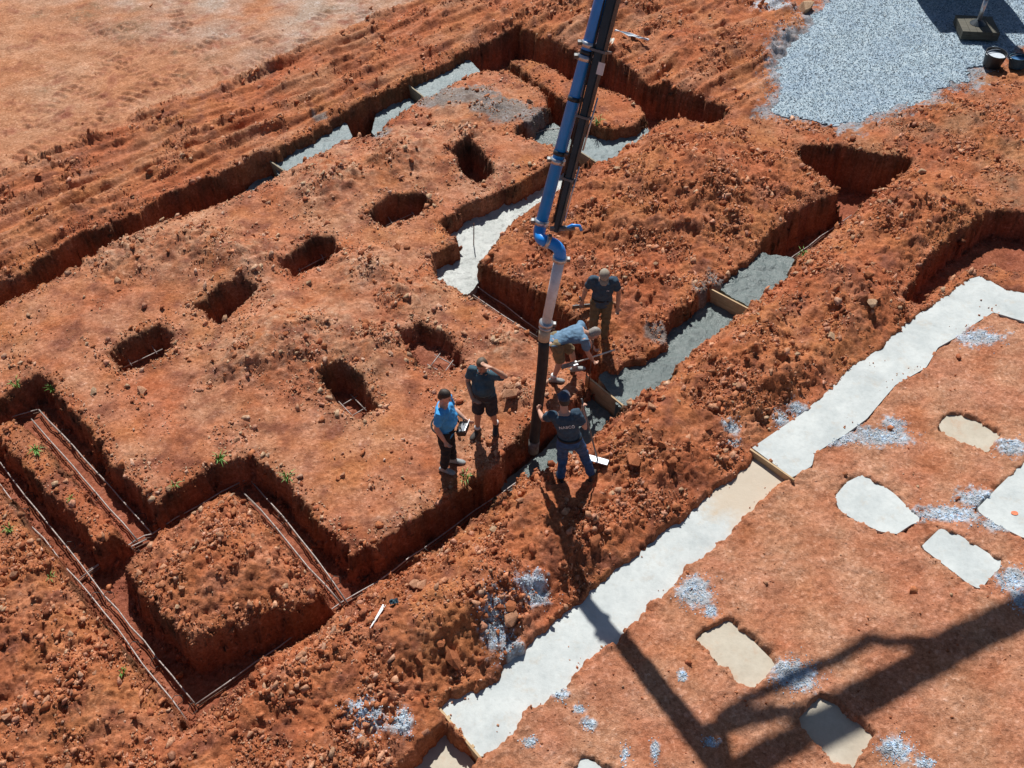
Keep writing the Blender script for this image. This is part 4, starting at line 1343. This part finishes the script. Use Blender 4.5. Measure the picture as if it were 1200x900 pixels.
# ------------------------------------------------------------------ people
def ring_loft(bm, rings, n=16):
    """closed loft through elliptic rings (centre, half-axis a, half-axis b)"""
    R = []
    for c, a, b in rings:
        R.append([bm.verts.new(Vector(c) + Vector(a) * math.cos(t) + Vector(b) * math.sin(t)) for t in [2 * math.pi * k / n for k in range(n)]])
    for i in range(len(R) - 1):
        for k in range(n):
            bm.faces.new((R[i][k], R[i][(k + 1) % n], R[i + 1][(k + 1) % n], R[i + 1][k]))
    bm.faces.new(R[0][::-1]); bm.faces.new(R[-1])


def limb(bm, pts, rads, n=12, round0=True, round1=True):
    pts = [Vector(p) for p in pts]; rads = list(rads)
    t0 = (pts[0] - pts[1]).normalized(); t1 = (pts[-1] - pts[-2]).normalized()
    P, Rr = pts[:], rads[:]
    if round0:
        P = [pts[0] + t0 * rads[0] * .92, pts[0] + t0 * rads[0] * .6] + P; Rr = [rads[0] * .3, rads[0] * .78] + Rr
    if round1:
        P = P + [pts[-1] + t1 * rads[-1] * .6, pts[-1] + t1 * rads[-1] * .92]; Rr = Rr + [rads[-1] * .78, rads[-1] * .3]
    add_tube(bm, P, Rr, n)


def fuse(name, bm, mat, parent, voxel=0.010, wrinkle=0.0, smooth=4, seed=0):
    """merge overlapping closed pieces to one continuous skin"""
    bmesh.ops.recalc_face_normals(bm, faces=bm.faces)
    me = bpy.data.meshes.new(name); bm.to_mesh(me); bm.free()
    o = bpy.data.objects.new('tmp', me); link(o)
    r = o.modifiers.new('r', 'REMESH'); r.mode = 'VOXEL'; r.voxel_size = voxel
    s = o.modifiers.new('s', 'SMOOTH'); s.factor = 0.5; s.iterations = smooth
    dg = bpy.context.evaluated_depsgraph_get()
    me2 = bpy.data.meshes.new_from_object(o.evaluated_get(dg))
    bpy.data.objects.remove(o); bpy.data.meshes.remove(me)
    me2.name = name
    if wrinkle:
        n = len(me2.vertices)
        co = np.empty(n * 3, np.float32); me2.vertices.foreach_get('co', co); co = co.reshape(-1, 3)
        no = np.empty(n * 3, np.float32); me2.vertices.foreach_get('normal', no); no = no.reshape(-1, 3)
        w = noise(co[:, 0] * 7 + co[:, 2] * 9 + seed, co[:, 1] * 7 - co[:, 2] * 6, 3) + 0.6 * noise(co[:, 0] * 15 - co[:, 2] * 12, co[:, 1] * 15 + co[:, 2] * 17 + seed, 5)
        co = co + no * (wrinkle * w)[:, None].astype(np.float32)
        me2.vertices.foreach_set('co', co.ravel())
    return mesh_obj(name, me2, mat, parent, True)


def V3(*a): return Vector(a)


def person(label, loc, rz, pose, outfit, group='men on the building site'):
    e = empty('person', loc, label, 'person', rz, group)
    g = pose.get
    pel = V3(*g('pel', (0, 0, .97))); sho = V3(*g('sho', (0, 0, 1.44))); head = V3(*g('head', (0, .03, 1.655)))
    rs = V3(*g('rs', (1, 0, 0))).normalized(); rh = V3(*g('rh', (1, 0, 0))).normalized()
    look = V3(*g('look', (0, 1, 0))).normalized()
    spine = (sho - pel).normalized()
    fs = spine.cross(rs).normalized() * 1.0
    fs = rs.cross(spine).normalized() * -1.0 if False else spine.cross(rs).normalized()
    fh = V3(0, 0, 1).cross(rh).normalized()
    W = g('wide', 1.0)
    hipR, hipL = pel + rh * .095 - V3(0, 0, .05), pel - rh * .095 - V3(0, 0, .05)
    shR, shL = sho + rs * .185 * W, sho - rs * .185 * W
    eR, eL = V3(*g('eR')), V3(*g('eL')); wR, wL = V3(*g('wR')), V3(*g('wL'))
    kR, kL = V3(*g('kR', (.11, .03, .50))), V3(*g('kL', (-.11, .03, .50)))
    aR, aL = V3(*g('aR', (.115, -.02, .09))), V3(*g('aL', (-.115, -.02, .09)))
    tR, tL = V3(*g('tR', (.12, 1, 0))).normalized(), V3(*g('tL', (-.12, 1, 0))).normalized()
    belly = g('belly', 0.0)

    def torso_rings(pad, low=-0.10, top=0.04):
        out = []
        L_ = (sho - pel).length
        for t, w, d, f in ((low / L_, .150, .105, -.005), (0.0, .165, .115, 0), (.28, .150, .108 + belly * .7, .012 + belly * .5), (.55, .160, .115 + belly * .6, .012 + belly * .4), (.80, .178, .115, .005), (.95, .165, .095, 0), (1.0 + top / L_, .085, .07, -.005)):
            mixr = (rh * (1 - max(0, min(1, t))) + rs * max(0, min(1, t))).normalized()
            ff = (fh * (1 - max(0, min(1, t))) + fs * max(0, min(1, t))).normalized()
            c = pel + (sho - pel) * t + ff * f
            out.append((c, mixr * (w * W + pad), ff * (d + pad)))
        return out
    # ---- body
    bm = bmesh.new()
    ring_loft(bm, torso_rings(0.0))
    nb = sho + (head - sho) * 0.05
    hu = (head - sho).normalized()
    hr = look.cross(hu).normalized(); up = hr.cross(look).normalized()
    limb(bm, [nb, head - up * .06 - look * .01], [.062, .056])
    # skull, face and jaw
    ring_loft(bm, [(head + up * z + look * y, hr * w, look * d) for z, w, d, y in ((-.118, .03, .035, .045), (-.10, .050, .058, .03), (-.06, .064, .078, .012), (-.01, .072, .090, .002), (.04, .074, .094, -.004), (.085, .064, .080, -.008), (.112, .042, .052, -.008), (.122, .015, .02, -.008))], 18)
    limb(bm, [head + up * .015 + look * .088, head - up * .025 + look * .108], [.010, .017], 8)       # nose
    for s_ in (-1, 1):
        limb(bm, [head + hr * (.074 * s_) + up * .02, head + hr * (.080 * s_) - up * .025], [.014, .011], 8)   # ears
    for sh, el, wr in ((shR, eR, wR), (shL, eL, wL)):
        limb(bm, [sh, sh.lerp(el, .5), el, el.lerp(wr, .35), wr], [.058, .048, .040, .042, .028])
    calf = 1.0
    for hip, kn, an in ((hipR, kR, aR), (hipL, kL, aL)):
        back = (kn - (hip + an) * .5)
        limb(bm, [hip, hip.lerp(kn, .5), kn, kn.lerp(an, .3), kn.lerp(an, .7), an], [.085, .074, .054, .056, .042, .036])
    for wr, el, hd, sd in ((wR, eR, g('hR'), 1), (wL, eL, g('hL'), -1)):
        d = V3(*hd).normalized() if hd else (wr - el).normalized()
        sidev = d.cross(V3(*g('palm', (0, 1, 0)))).normalized()
        if sidev.length < .1: sidev = d.orthogonal().normalized()
        pn = sidev.cross(d).normalized()
        ring_loft(bm, [(wr + d * t, sidev * w, pn * h) for t, w, h in ((-.01, .024, .02), (.03, .036, .017), (.07, .042, .016), (.095, .038, .013))], 10)
        curl = g('curl', .5)
        for k, ln in enumerate((.070, .080, .075, .058)):
            b = wr + d * .088 + sidev * ((k - 1.5) * .0195)
            m_ = b + (d * math.cos(curl) + pn * math.sin(curl)) * ln * .55
            t_ = m_ + (d * math.cos(curl * 2.2) + pn * math.sin(curl * 2.2)) * ln * .5
            limb(bm, [b - d * .02, m_, t_], [.0105, .0095, .008], 8)
        b = wr + d * .025 + sidev * (.034 * sd)
        m_ = b + (d * .6 + sidev * (.75 * sd)).normalized() * .038
        limb(bm, [b - sidev * (.012 * sd), m_, m_ + (d + pn * .6).normalized() * .032], [.013, .011, .009], 8)
    fuse('body', bm, M[outfit.get('skin', 'skin')], e, 0.011, 0, 3)
    for s_ in (-1, 1):
        bm = bmesh.new()
        bmesh.ops.create_uvsphere(bm, u_segments=8, v_segments=6, radius=.011, matrix=Matrix.Translation(head + hr * (.03 * s_) + up * .018 + look * .083))
        bm_obj('eye', bm, M['eye'], e, True)
    bm = bmesh.new()
    limb(bm, [head - hr * .022 - up * .060 + look * .082, head - up * .061 + look * .090, head + hr * .022 - up * .060 + look * .082], [.006, .008, .006], 6)
    bm_obj('mouth', bm, M['lip'], e, True)
    # ---- shirt
    bm = bmesh.new()
    ring_loft(bm, torso_rings(.020, outfit.get('hem', -.12), .02))
    for sh, el in ((shR, eR), (shL, eL)):
        f = outfit.get('sleeve', .68)
        limb(bm, [sh - (sh - sho) * .25, sh, sh.lerp(el, f * .5), sh.lerp(el, f)], [.072, .076, .072, .070], 14, True, False)
    shirt = fuse('shirt', bm, M[outfit['shirt']], e, 0.013, 0.012, 3, hash(label) % 50)
    if outfit.get('collar'):
        bm = bmesh.new()
        c0 = sho + hu * .045
        pts = [c0 + (rs * math.cos(t) + fs * math.sin(t)) * .078 for t in [math.radians(90 + a) for a in range(15, 350, 25)]]
        add_tube(bm, pts, .014, 7)
        bm_obj('collar', bm, M[outfit['shirt']], shirt, True)
    # ---- trousers or shorts
    bm = bmesh.new()
    ring_loft(bm, [(pel + V3(0, 0, .0) + spine * t, rh * w * W, fh * d) for t, w, d in ((-.13, .13, .10), (-.07, .172, .130), (.0, .178, .132 + belly * .3), (.07, .168, .125 + belly * .4))])
    for hip, kn, an in ((hipR, kR, aR), (hipL, kL, aL)):
        if outfit.get('shorts'):
            limb(bm, [hip, hip.lerp(kn, .5), hip.lerp(kn, .97)], [.108, .102, .094], 14, True, False)
        else:
            limb(bm, [hip, hip.lerp(kn, .5), kn, kn.lerp(an, .5), kn.lerp(an, .93)], [.106, .094, .078, .070, .064], 14, True, False)
    fuse('shorts' if outfit.get('shorts') else 'trousers', bm, M[outfit['trousers']], e, 0.013, 0.013, 3, hash(label) % 31)
    bm = bmesh.new()
    c = pel + spine * .055
    ring_loft(bm, [(c - spine * .02, rh * .180 * W, fh * (.136 + belly * .4)), (c + spine * .02, rh * .178 * W, fh * (.134 + belly * .4))], 24)
    bm_obj('belt', bm, M['black_cloth'], e, True)
    # ---- shoes
    for an, t in ((aR, tR), (aL, tL)):
        bm = bmesh.new()
        s_ = t.cross(V3(0, 0, 1)).normalized()
        b = V3(an.x, an.y, an.z - .09)
        ring_loft(bm, [(b + t * y + V3(0, 0, z), s_ * w, V3(0, 0, h)) for y, w, z, h in ((-.085, .028, .035, .03), (-.06, .040, .042, .040), (0, .043, .050, .048), (.06, .046, .042, .040), (.12, .050, .034, .032), (.17, .042, .027, .025), (.195, .02, .022, .016))], 12)
        hb = outfit.get('boot', .10)
        limb(bm, [b + V3(0, 0, .05), b.lerp(an, 1) + V3(0, 0, hb - .06)], [.050, .054], 12, True, False)
        fuse('shoe', bm, M[outfit['shoes']], e, 0.009, 0, 2)
        if outfit.get('sock'):
            bm = bmesh.new(); add_tube(bm, [b + V3(0, 0, hb + .02), b + V3(0, 0, hb + .075)], .047, 12)
            bm_obj('sock', bm, M['white_paint'], e, True)
    # ---- headwear, hair
    if outfit.get('cap'):
        bm = bmesh.new()
        ring_loft(bm, [(head + up * z - look * .006, hr * w, look * d) for z, w, d in ((.022, .086, .108), (.055, .086, .106), (.09, .074, .090), (.115, .050, .062), (.130, .018, .022))], 20)
        cap = bm_obj('cap', bm, M[outfit['cap']], e, True)
        bm = bmesh.new()
        ring_loft(bm, [(head + look * y + up * z, hr * w, up * .005) for y, z, w in ((.06, .032, .082), (.11, .034, .074), (.15, .026, .058), (.178, .016, .03))], 12)
        bm_obj('cap_brim', bm, M[outfit['cap']], cap, True)
        if outfit.get('cap_panel'):
            bm = bmesh.new()
            ring_loft(bm, [(head + up * z + hr * .025 + look * .02, hr * w, look * d) for z, w, d in ((.060, .070, .092), (.09, .062, .082), (.118, .040, .05), (.135, .012, .016))], 16)
            bm_obj('cap_panel', bm, M['white_paint'], cap, True)
    if outfit.get('hair'):
        bm = bmesh.new()
        z0 = .015
        ring_loft(bm, [(head + up * z - look * b_, hr * w, look * d) for z, w, d, b_ in ((-.055, .060, .050, .050), (-.02, .078, .070, .034), (.03, .081, .084, .020), (.075, .075, .088, .012), (.108, .054, .066, .010), (.128, .022, .028, .010))], 20)
        bm_obj('hair', bm, M[outfit['hair']], e, True)
    return e, dict(head=head, sho=sho, pel=pel, rs=rs, rh=rh, fs=fs, fh=fh, spine=spine, W=W, belly=belly)


def foot_ground(x, y):
    return gh(x, y)


def tool(name, label, cat, a, b, shaft_mat, rad, blade):
    """pole from a (grip end) to b (working end) plus a blade given as (size, material, turn)"""
    a, b = Vector(a), Vector(b)
    e = empty(name, b, label, cat)
    tube_obj('handle', [a - b, Vector((0, 0, 0.03))], rad, M[shaft_mat], e, 10)
    if blade:
        (sx, sy, sz), mt, turn, tilt = blade
        bm = bmesh.new()
        add_box(bm, (0, 0, 0), (sx, sy, sz), None, 0.004)
        for v in bm.verts:       # curved blade
            v.co.y += -0.25 * (v.co.z ** 2) / max(sz, .01)
        o = bm_obj('blade', bm, M[mt], e)
        o.rotation_euler = (tilt, 0, turn)
        o.location = (0, 0, sz * 0.5 * abs(math.cos(tilt)) + .012)
    return e


def logo(e, text, size, centre, right, up_, nrm, mat, lbl):
    cu = bpy.data.curves.new('lettering', 'FONT')
    cu.body = text; cu.size = size; cu.align_x = 'CENTER'; cu.align_y = 'CENTER'; cu.extrude = 0.003; cu.offset = 0.0
    t = bpy.data.objects.new('tmp', cu); link(t)
    dg = bpy.context.evaluated_depsgraph_get()
    me = bpy.data.meshes.new_from_object(t.evaluated_get(dg))
    bpy.data.objects.remove(t)
    me.name = 'lettering'
    m = Matrix.Identity(4)
    for i, v in enumerate((right, up_, nrm)):
        for k in range(3):
            m[k][i] = v[k]
    m.translation = centre
    me.transform(m)
    me.materials.clear(); me.materials.append(mat)
    o = bpy.data.objects.new('lettering', me); link(o); o.parent = e
    o['label'] = lbl
    return o


# man standing on the rubble, head bowed
p = on(701, 399)
e1_, b1_ = person('man in navy shirt, olive trousers and tan cap standing on the rubble with a rake', (p.x, p.y, p.z), math.radians(176),
                  dict(pel=(0, 0, .97), sho=(0, .05, 1.44), head=(0, .15, 1.625), look=(0, .72, -.70), eR=(.285, .0, 1.17), wR=(.325, .02, .95), eL=(-.275, .02, 1.16), wL=(-.275, .10, .91), curl=.7, kR=(.11, .04, .5), kL=(-.10, .02, .5), aR=(.115, 0, .09), aL=(-.10, .03, .09)),
                  dict(shirt='navy', trousers='olive', shoes='boot', cap='cap_tan', boot=.26, skin='skin'))
logo(e1_, 'AB', .035, b1_['sho'] + b1_['fs'] * .150 - b1_['rs'] * .08 - b1_['spine'] * .10, -b1_['rs'], b1_['spine'], b1_['fs'], M['white_paint'], 'small white chest print')
wl = Matrix.Rotation(math.radians(176), 4, 'Z') @ Vector((.345, .02, .92)) + p
gb = on(685, 363)
tp = wl + (wl - gb).normalized() * .45
tool('concrete_rake', 'concrete rake with a grey blade held by the man in the tan cap', 'rake', tp, gb + Vector((0, 0, .03)), 'boom_grey', .014, ((.46, .02, .12), 'boom_grey', math.radians(8), math.radians(20)))

# man bent over the trench
p = on(661, 441)
e3_, b3_ = person('man in grey blue shirt bent double at the trench edge beside the hose', (p.x, p.y, p.z), math.radians(-84),
                  dict(pel=(0, -.16, .90), sho=(0, .27, 1.00), head=(0.0, .46, .96), look=(0, .62, -.78), rs=(1, 0, 0), eR=(.20, .34, .72), wR=(.14, .44, .49), eL=(-.20, .36, .72), wL=(-.14, .50, .50), hR=(0, .5, -.85), hL=(0, .5, -.85), curl=.9, palm=(0, 1, .2),
                       kR=(.11, -.10, .48), kL=(-.11, .12, .49), aR=(.11, -.20, .09), aL=(-.11, .20, .09)),
                  dict(shirt='grey_blue', trousers='khaki', shoes='shoe_grey', hair='hair_grey', shorts=True, sock=True, skin='skin_pale', boot=.10))
hh = Matrix.Rotation(math.radians(-84), 4, 'Z') @ Vector((0, .52, .42)) + p
dv = Vector((.93, .30, .16)).normalized()
tl = tool('hand_float', 'pale wooden handled float held by the bent man', 'float', hh + dv * .36, hh - dv * .48, 'white_wood', .013, ((.30, .09, .02), 'silver', math.radians(20), 0))

# man pulling the hose, seen from behind
p = on(675, 561)
PZ = p.copy()
RZ4 = math.radians(2)
e4_, b4_ = person('man in navy lettered shirt, jeans and cap steadying the hose with feet apart', (p.x, p.y, p.z), RZ4,
                  dict(pel=(-.13, .0, .93), sho=(-.23, .08, 1.385), head=(-.235, .17, 1.60), look=(-.15, .95, -.30), rs=(1, .05, .03), eR=(.08, .02, 1.14), wR=(.045, .20, 1.33), hR=(.0, .25, .9), eL=(-.52, .20, 1.16), wL=(-.56, .43, 1.08), hL=(-.3, .9, -.1), palm=(1, 0, 0), curl=1.0,
                       kR=(.09, .10, .50), kL=(-.22, .06, .48), aR=(.235, -.02, .09), aL=(-.235, -.06, .09), tR=(.45, 1, 0), tL=(-.25, 1, 0)),
                  dict(shirt='navy', trousers='jeans', shoes='boot', cap='cap_navy', cap_panel=True, hair='hair_dark', skin='skin_pale', boot=.12, hem=-.10))
logo(e4_, 'NABCO', .066, b4_['sho'] - b4_['fs'] * .141 - b4_['spine'] * .135, b4_['rs'], b4_['spine'], -b4_['fs'], M['white_paint'], 'white lettering across the back')
wr = Matrix.Rotation(RZ4, 4, 'Z') @ Vector((.055, .25, 1.40)) + p
gb = on(700, 541)
tool('concrete_placer', 'long handled concrete placer with a white blade beside the man in jeans', 'placer', wr + (wr - gb).normalized() * .12, gb + Vector((0, 0, .02)), 'boom_grey', .013, ((.34, .11, .02), 'light_pipe', math.radians(-20), 0))

# man with the remote control
p = on(525, 547)
e5_, b5_ = person('man in bright blue shirt and black trousers with a remote control box', (p.x, p.y, p.z), math.radians(-104),
                  dict(pel=(0, 0, .95), sho=(0, .0, 1.41), head=(0, .03, 1.62), look=(.12, .93, -.32), eR=(.24, -.05, 1.15), wR=(.245, .06, .92), eL=(-.24, .06, 1.13), wL=(-.13, .28, 1.06), hL=(.5, .8, 0), curl=.5, belly=.05, kR=(.10, .02, .48), kL=(-.10, .03, .48), aR=(.105, -.03, .09), aL=(-.105, .06, .09)),
                  dict(shirt='sky_blue', trousers='black_cloth', shoes='shoe_grey', hair='hair_dark', skin='skin_pale', hem=-.16, boot=.10))
rc = empty('remote_control', Matrix.Rotation(math.radians(-104), 4, 'Z') @ Vector((-.01, .275, .97)) + p, 'pump remote control box worn on a belt by the man in bright blue', 'remote', math.radians(-104))
bm = bmesh.new(); add_box(bm, (0, 0, 0), (.24, .14, .10), Matrix.Rotation(math.radians(20), 3, 'X'), .02)
bm_obj('case', bm, M['black_plastic'], rc)
bm = bmesh.new(); add_box(bm, (0, .016, .054), (.20, .10, .012), Matrix.Rotation(math.radians(20), 3, 'X'), .004)
bm_obj('panel', bm, M['silver'], rc)
for sx in (-.08, .08):
    bm = bmesh.new(); add_tube(bm, [(sx, .0, .065), (sx, -.015, .125)], .011, 8)
    bm_obj('joystick', bm, M['black_plastic'], rc)
tube_obj('guard_rail', [(-.11, .07, .06), (-.10, .08, .12), (.10, .08, .12), (.11, .07, .06)], .008, M['white_paint'], rc, 7)
pts = [Vector((math.cos(t) * .215, -.275 + math.sin(t) * .205, .02)) for t in [math.radians(a) for a in range(115, 428, 12)]]
tube_obj('belt_strap', pts, .014, M['black_cloth'], rc, 6)

# man shading his eyes
p = on(569, 507)
person('man in slate polo shirt and dark shorts shading his eyes with one arm', (p.x, p.y, p.z), math.radians(160),
       dict(pel=(0, 0, .95), sho=(0, .02, 1.41), head=(0, .07, 1.615), look=(.10, .90, -.42), eR=(.255, .04, 1.15), wR=(.10, .25, 1.02), hR=(-.9, .3, -.1), eL=(-.40, .12, 1.55), wL=(-.185, .16, 1.70), hL=(.95, -.05, .12), palm=(0, 0, 1), curl=.15, belly=.06,
            kR=(.11, .02, .48), kL=(-.11, -.04, .48), aR=(.115, .06, .09), aL=(-.125, -.14, .09), tR=(.25, 1, 0), tL=(-.3, 1, 0)),
       dict(shirt='teal', trousers='charcoal', shoes='boot', hair='hair_brown', shorts=True, sock=True, skin='skin', collar=True, boot=.10, hem=-.12))

# ------------------------------------------------------------------ small things
def tuft(px, py, s, n, label):
    q = on(px, py)
    bm = bmesh.new()
    for k in range(n):
        a = random.uniform(0, 6.28); r = random.uniform(0, .05) * s / .2
        b = Vector((math.cos(a) * r, math.sin(a) * r, -.02))
        ln = s * random.uniform(.6, 1.2); lean = random.uniform(.25, .9); a2 = a + random.uniform(-.8, .8)
        d = Vector((math.cos(a2), math.sin(a2), 0)); w = d.cross(Vector((0, 0, 1))) * random.uniform(.005, .010)
        m1_ = b + d * ln * lean * .35 + Vector((0, 0, ln * .62)); tp_ = b + d * ln * lean + Vector((0, 0, ln * (.85 - .4 * lean)))
        vs_ = [bm.verts.new(x) for x in (b - w, b + w, m1_ + w * .8, m1_ - w * .8, tp_)]
        bm.faces.new((vs_[0], vs_[1], vs_[2], vs_[3])); bm.faces.new((vs_[3], vs_[2], vs_[4]))
    o = bm_obj('grass_tuft', bm, M['grass'])
    o.location = (q.x, q.y, q.z)
    o.rotation_euler = (0, 0, 0)
    tag(o, label, 'grass', 'weeds on the trench edges')


for px, py, s, n, lb in [(44, 530, .16, 40, 'grass tuft on the low earth strip between rebar pairs'), (84, 585, .10, 16, 'small weed further along the low earth strip'), (258, 541, .20, 22, 'weed hanging over the wall behind the square island'),
                         (337, 563, .20, 20, 'weed on the trench wall above the right flank rebar'), (206, 570, .15, 14, 'weed on the wall corner beside the square island'), (296, 732, .20, 18, 'weed on the front face of the square island'),
                         (20, 452, .18, 20, 'weed over the trench wall behind the low earth strip'), (63, 458, .18, 18, 'weed at the inner trench corner by the rebar ends'), (12, 622, .14, 20, 'flat grass outside the longest rebar pair'),
                         (60, 678, .12, 14, 'grass wisps beside the middle of the longest rebar pair'), (145, 788, .12, 12, 'grass wisps near the outer trench corner'), (545, 563, .22, 16, 'weed hanging between the two watching men'),
                         (700, 145, .25, 22, 'weed on the front wall of the far island'), (618, 40, .22, 18, 'weed at the far corner of the trench'), (775, 128, .28, 18, 'grass hanging over the far trench wall'),
                         (545, 258, .20, 14, 'weed on the wall of the crooked middle trench'), (510, 296, .18, 12, 'weed on the step of the middle trench'), (940, 300, .2, 10, 'weed at the edge of the rubble mound trench'),
                         (200, 232, .18, 14, 'weed on the wall of the long field trench'), (150, 262, .22, 20, 'thick weed on the long field trench wall'), (95, 284, .18, 14, 'weed near the open end of the field trench'), (585, 330, .15, 10, 'weed on the mound wall above the rebar pair')]:
    tuft(px, py, s, n, lb)

a, b = on(434, 737), on(451, 712)
bm = bmesh.new(); add_box(bm, (0, 0, 0.02), ((b - a).length, .05, .022), None, .004)
for v in bm.verts:
    if v.co.x < -(b - a).length * .42: v.co.y *= .25
o = bm_obj('wooden_stake', bm, M['white_paint']); o.location = (a + b) / 2 + Vector((0, 0, .02)); o.rotation_euler = (0, math.radians(-3), math.atan2(b.y - a.y, b.x - a.x))
tag(o, 'pale wooden stake lying on the bank by the front trench', 'stake')


def scrap(px, py, w, d, mat, label, rz, name='plastic_scrap'):
    q = on(px, py)
    bm = bmesh.new()
    bmesh.ops.create_grid(bm, x_segments=7, y_segments=4, size=.5)
    for v in bm.verts:
        v.co.x *= w; v.co.y *= d * (0.7 + .3 * math.cos(v.co.x * 9)); v.co.z = random.uniform(0, .05) + (.12 if w > .5 else .05)
    bmesh.ops.solidify(bm, geom=bm.faces[:], thickness=.006)
    o = bm_obj(name, bm, M[mat]); o.location = (q.x, q.y, q.z); o.rotation_euler = (0, 0, rz)
    tag(o, label, 'scrap')


scrap(462, 708, .12, .07, 'teal', 'small blue plastic scrap near the lying stake', .3)
scrap(740, 47, .95, .14, 'light_pipe', 'long silvery plastic wrapper on the rubble by the boom', math.radians(-32), 'plastic_wrapper')
scrap(714, 52, .20, .42, 'white_wood', 'pale scrap beside the silvery wrapper', math.radians(-15))


def bucket(px, py, r, h, body, inner, label, tilt):
    q = on(px, py)
    e = empty('bucket', (q.x, q.y, max(q.z, 0.03)), label, 'bucket')
    bm = bmesh.new()
    prof = [(r * .80, 0), (r * .9, h * .5), (r, h), (r * 1.06, h), (r * 1.06, h * .93)]
    inn = [(r * .93, h), (r * .78, h * .45)]
    seg = 22
    def ring(rr, z): return [bm.verts.new((rr * math.cos(2 * math.pi * k / seg), rr * math.sin(2 * math.pi * k / seg), z)) for k in range(seg)]
    R = [ring(*x) for x in prof[:3]]
    for i in range(2):
        for k in range(seg): bm.faces.new((R[i][k], R[i][(k + 1) % seg], R[i + 1][(k + 1) % seg], R[i + 1][k]))
    bm.faces.new(R[0][::-1])
    I = [ring(r * .94, h), ring(r * .86, h * .72)]
    for k in range(seg):
        bm.faces.new((R[2][k], R[2][(k + 1) % seg], I[0][(k + 1) % seg], I[0][k]))
        bm.faces.new((I[0][k], I[0][(k + 1) % seg], I[1][(k + 1) % seg], I[1][k]))
    bm_obj('shell', bm, M[body], e, False)
    bm = bmesh.new()
    bmesh.ops.create_cone(bm, cap_ends=True, segments=seg, radius1=r * .86, radius2=r * .86, depth=.02, matrix=Matrix.Translation((0, 0, h * .72)))
    bm_obj('contents', bm, M[inner], e)
    tube_obj('handle', bezier((-r, 0, h * .93), (-r * 1.1, r * .9, h * .9), (r * 1.1, r * .9, h * .9), (r, 0, h * .93), 10), .008, M['silver'], e, 6)
    e.rotation_euler = (math.radians(tilt), 0, .4)


bucket(1161, 78, .26, .34, 'black_plastic', 'light_pipe', 'black tub with pale blue contents at the gravel edge', 5)
bucket(1190, 80, .22, .26, 'teal', 'blue_plastic', 'dark blue tub behind the black one', -6)
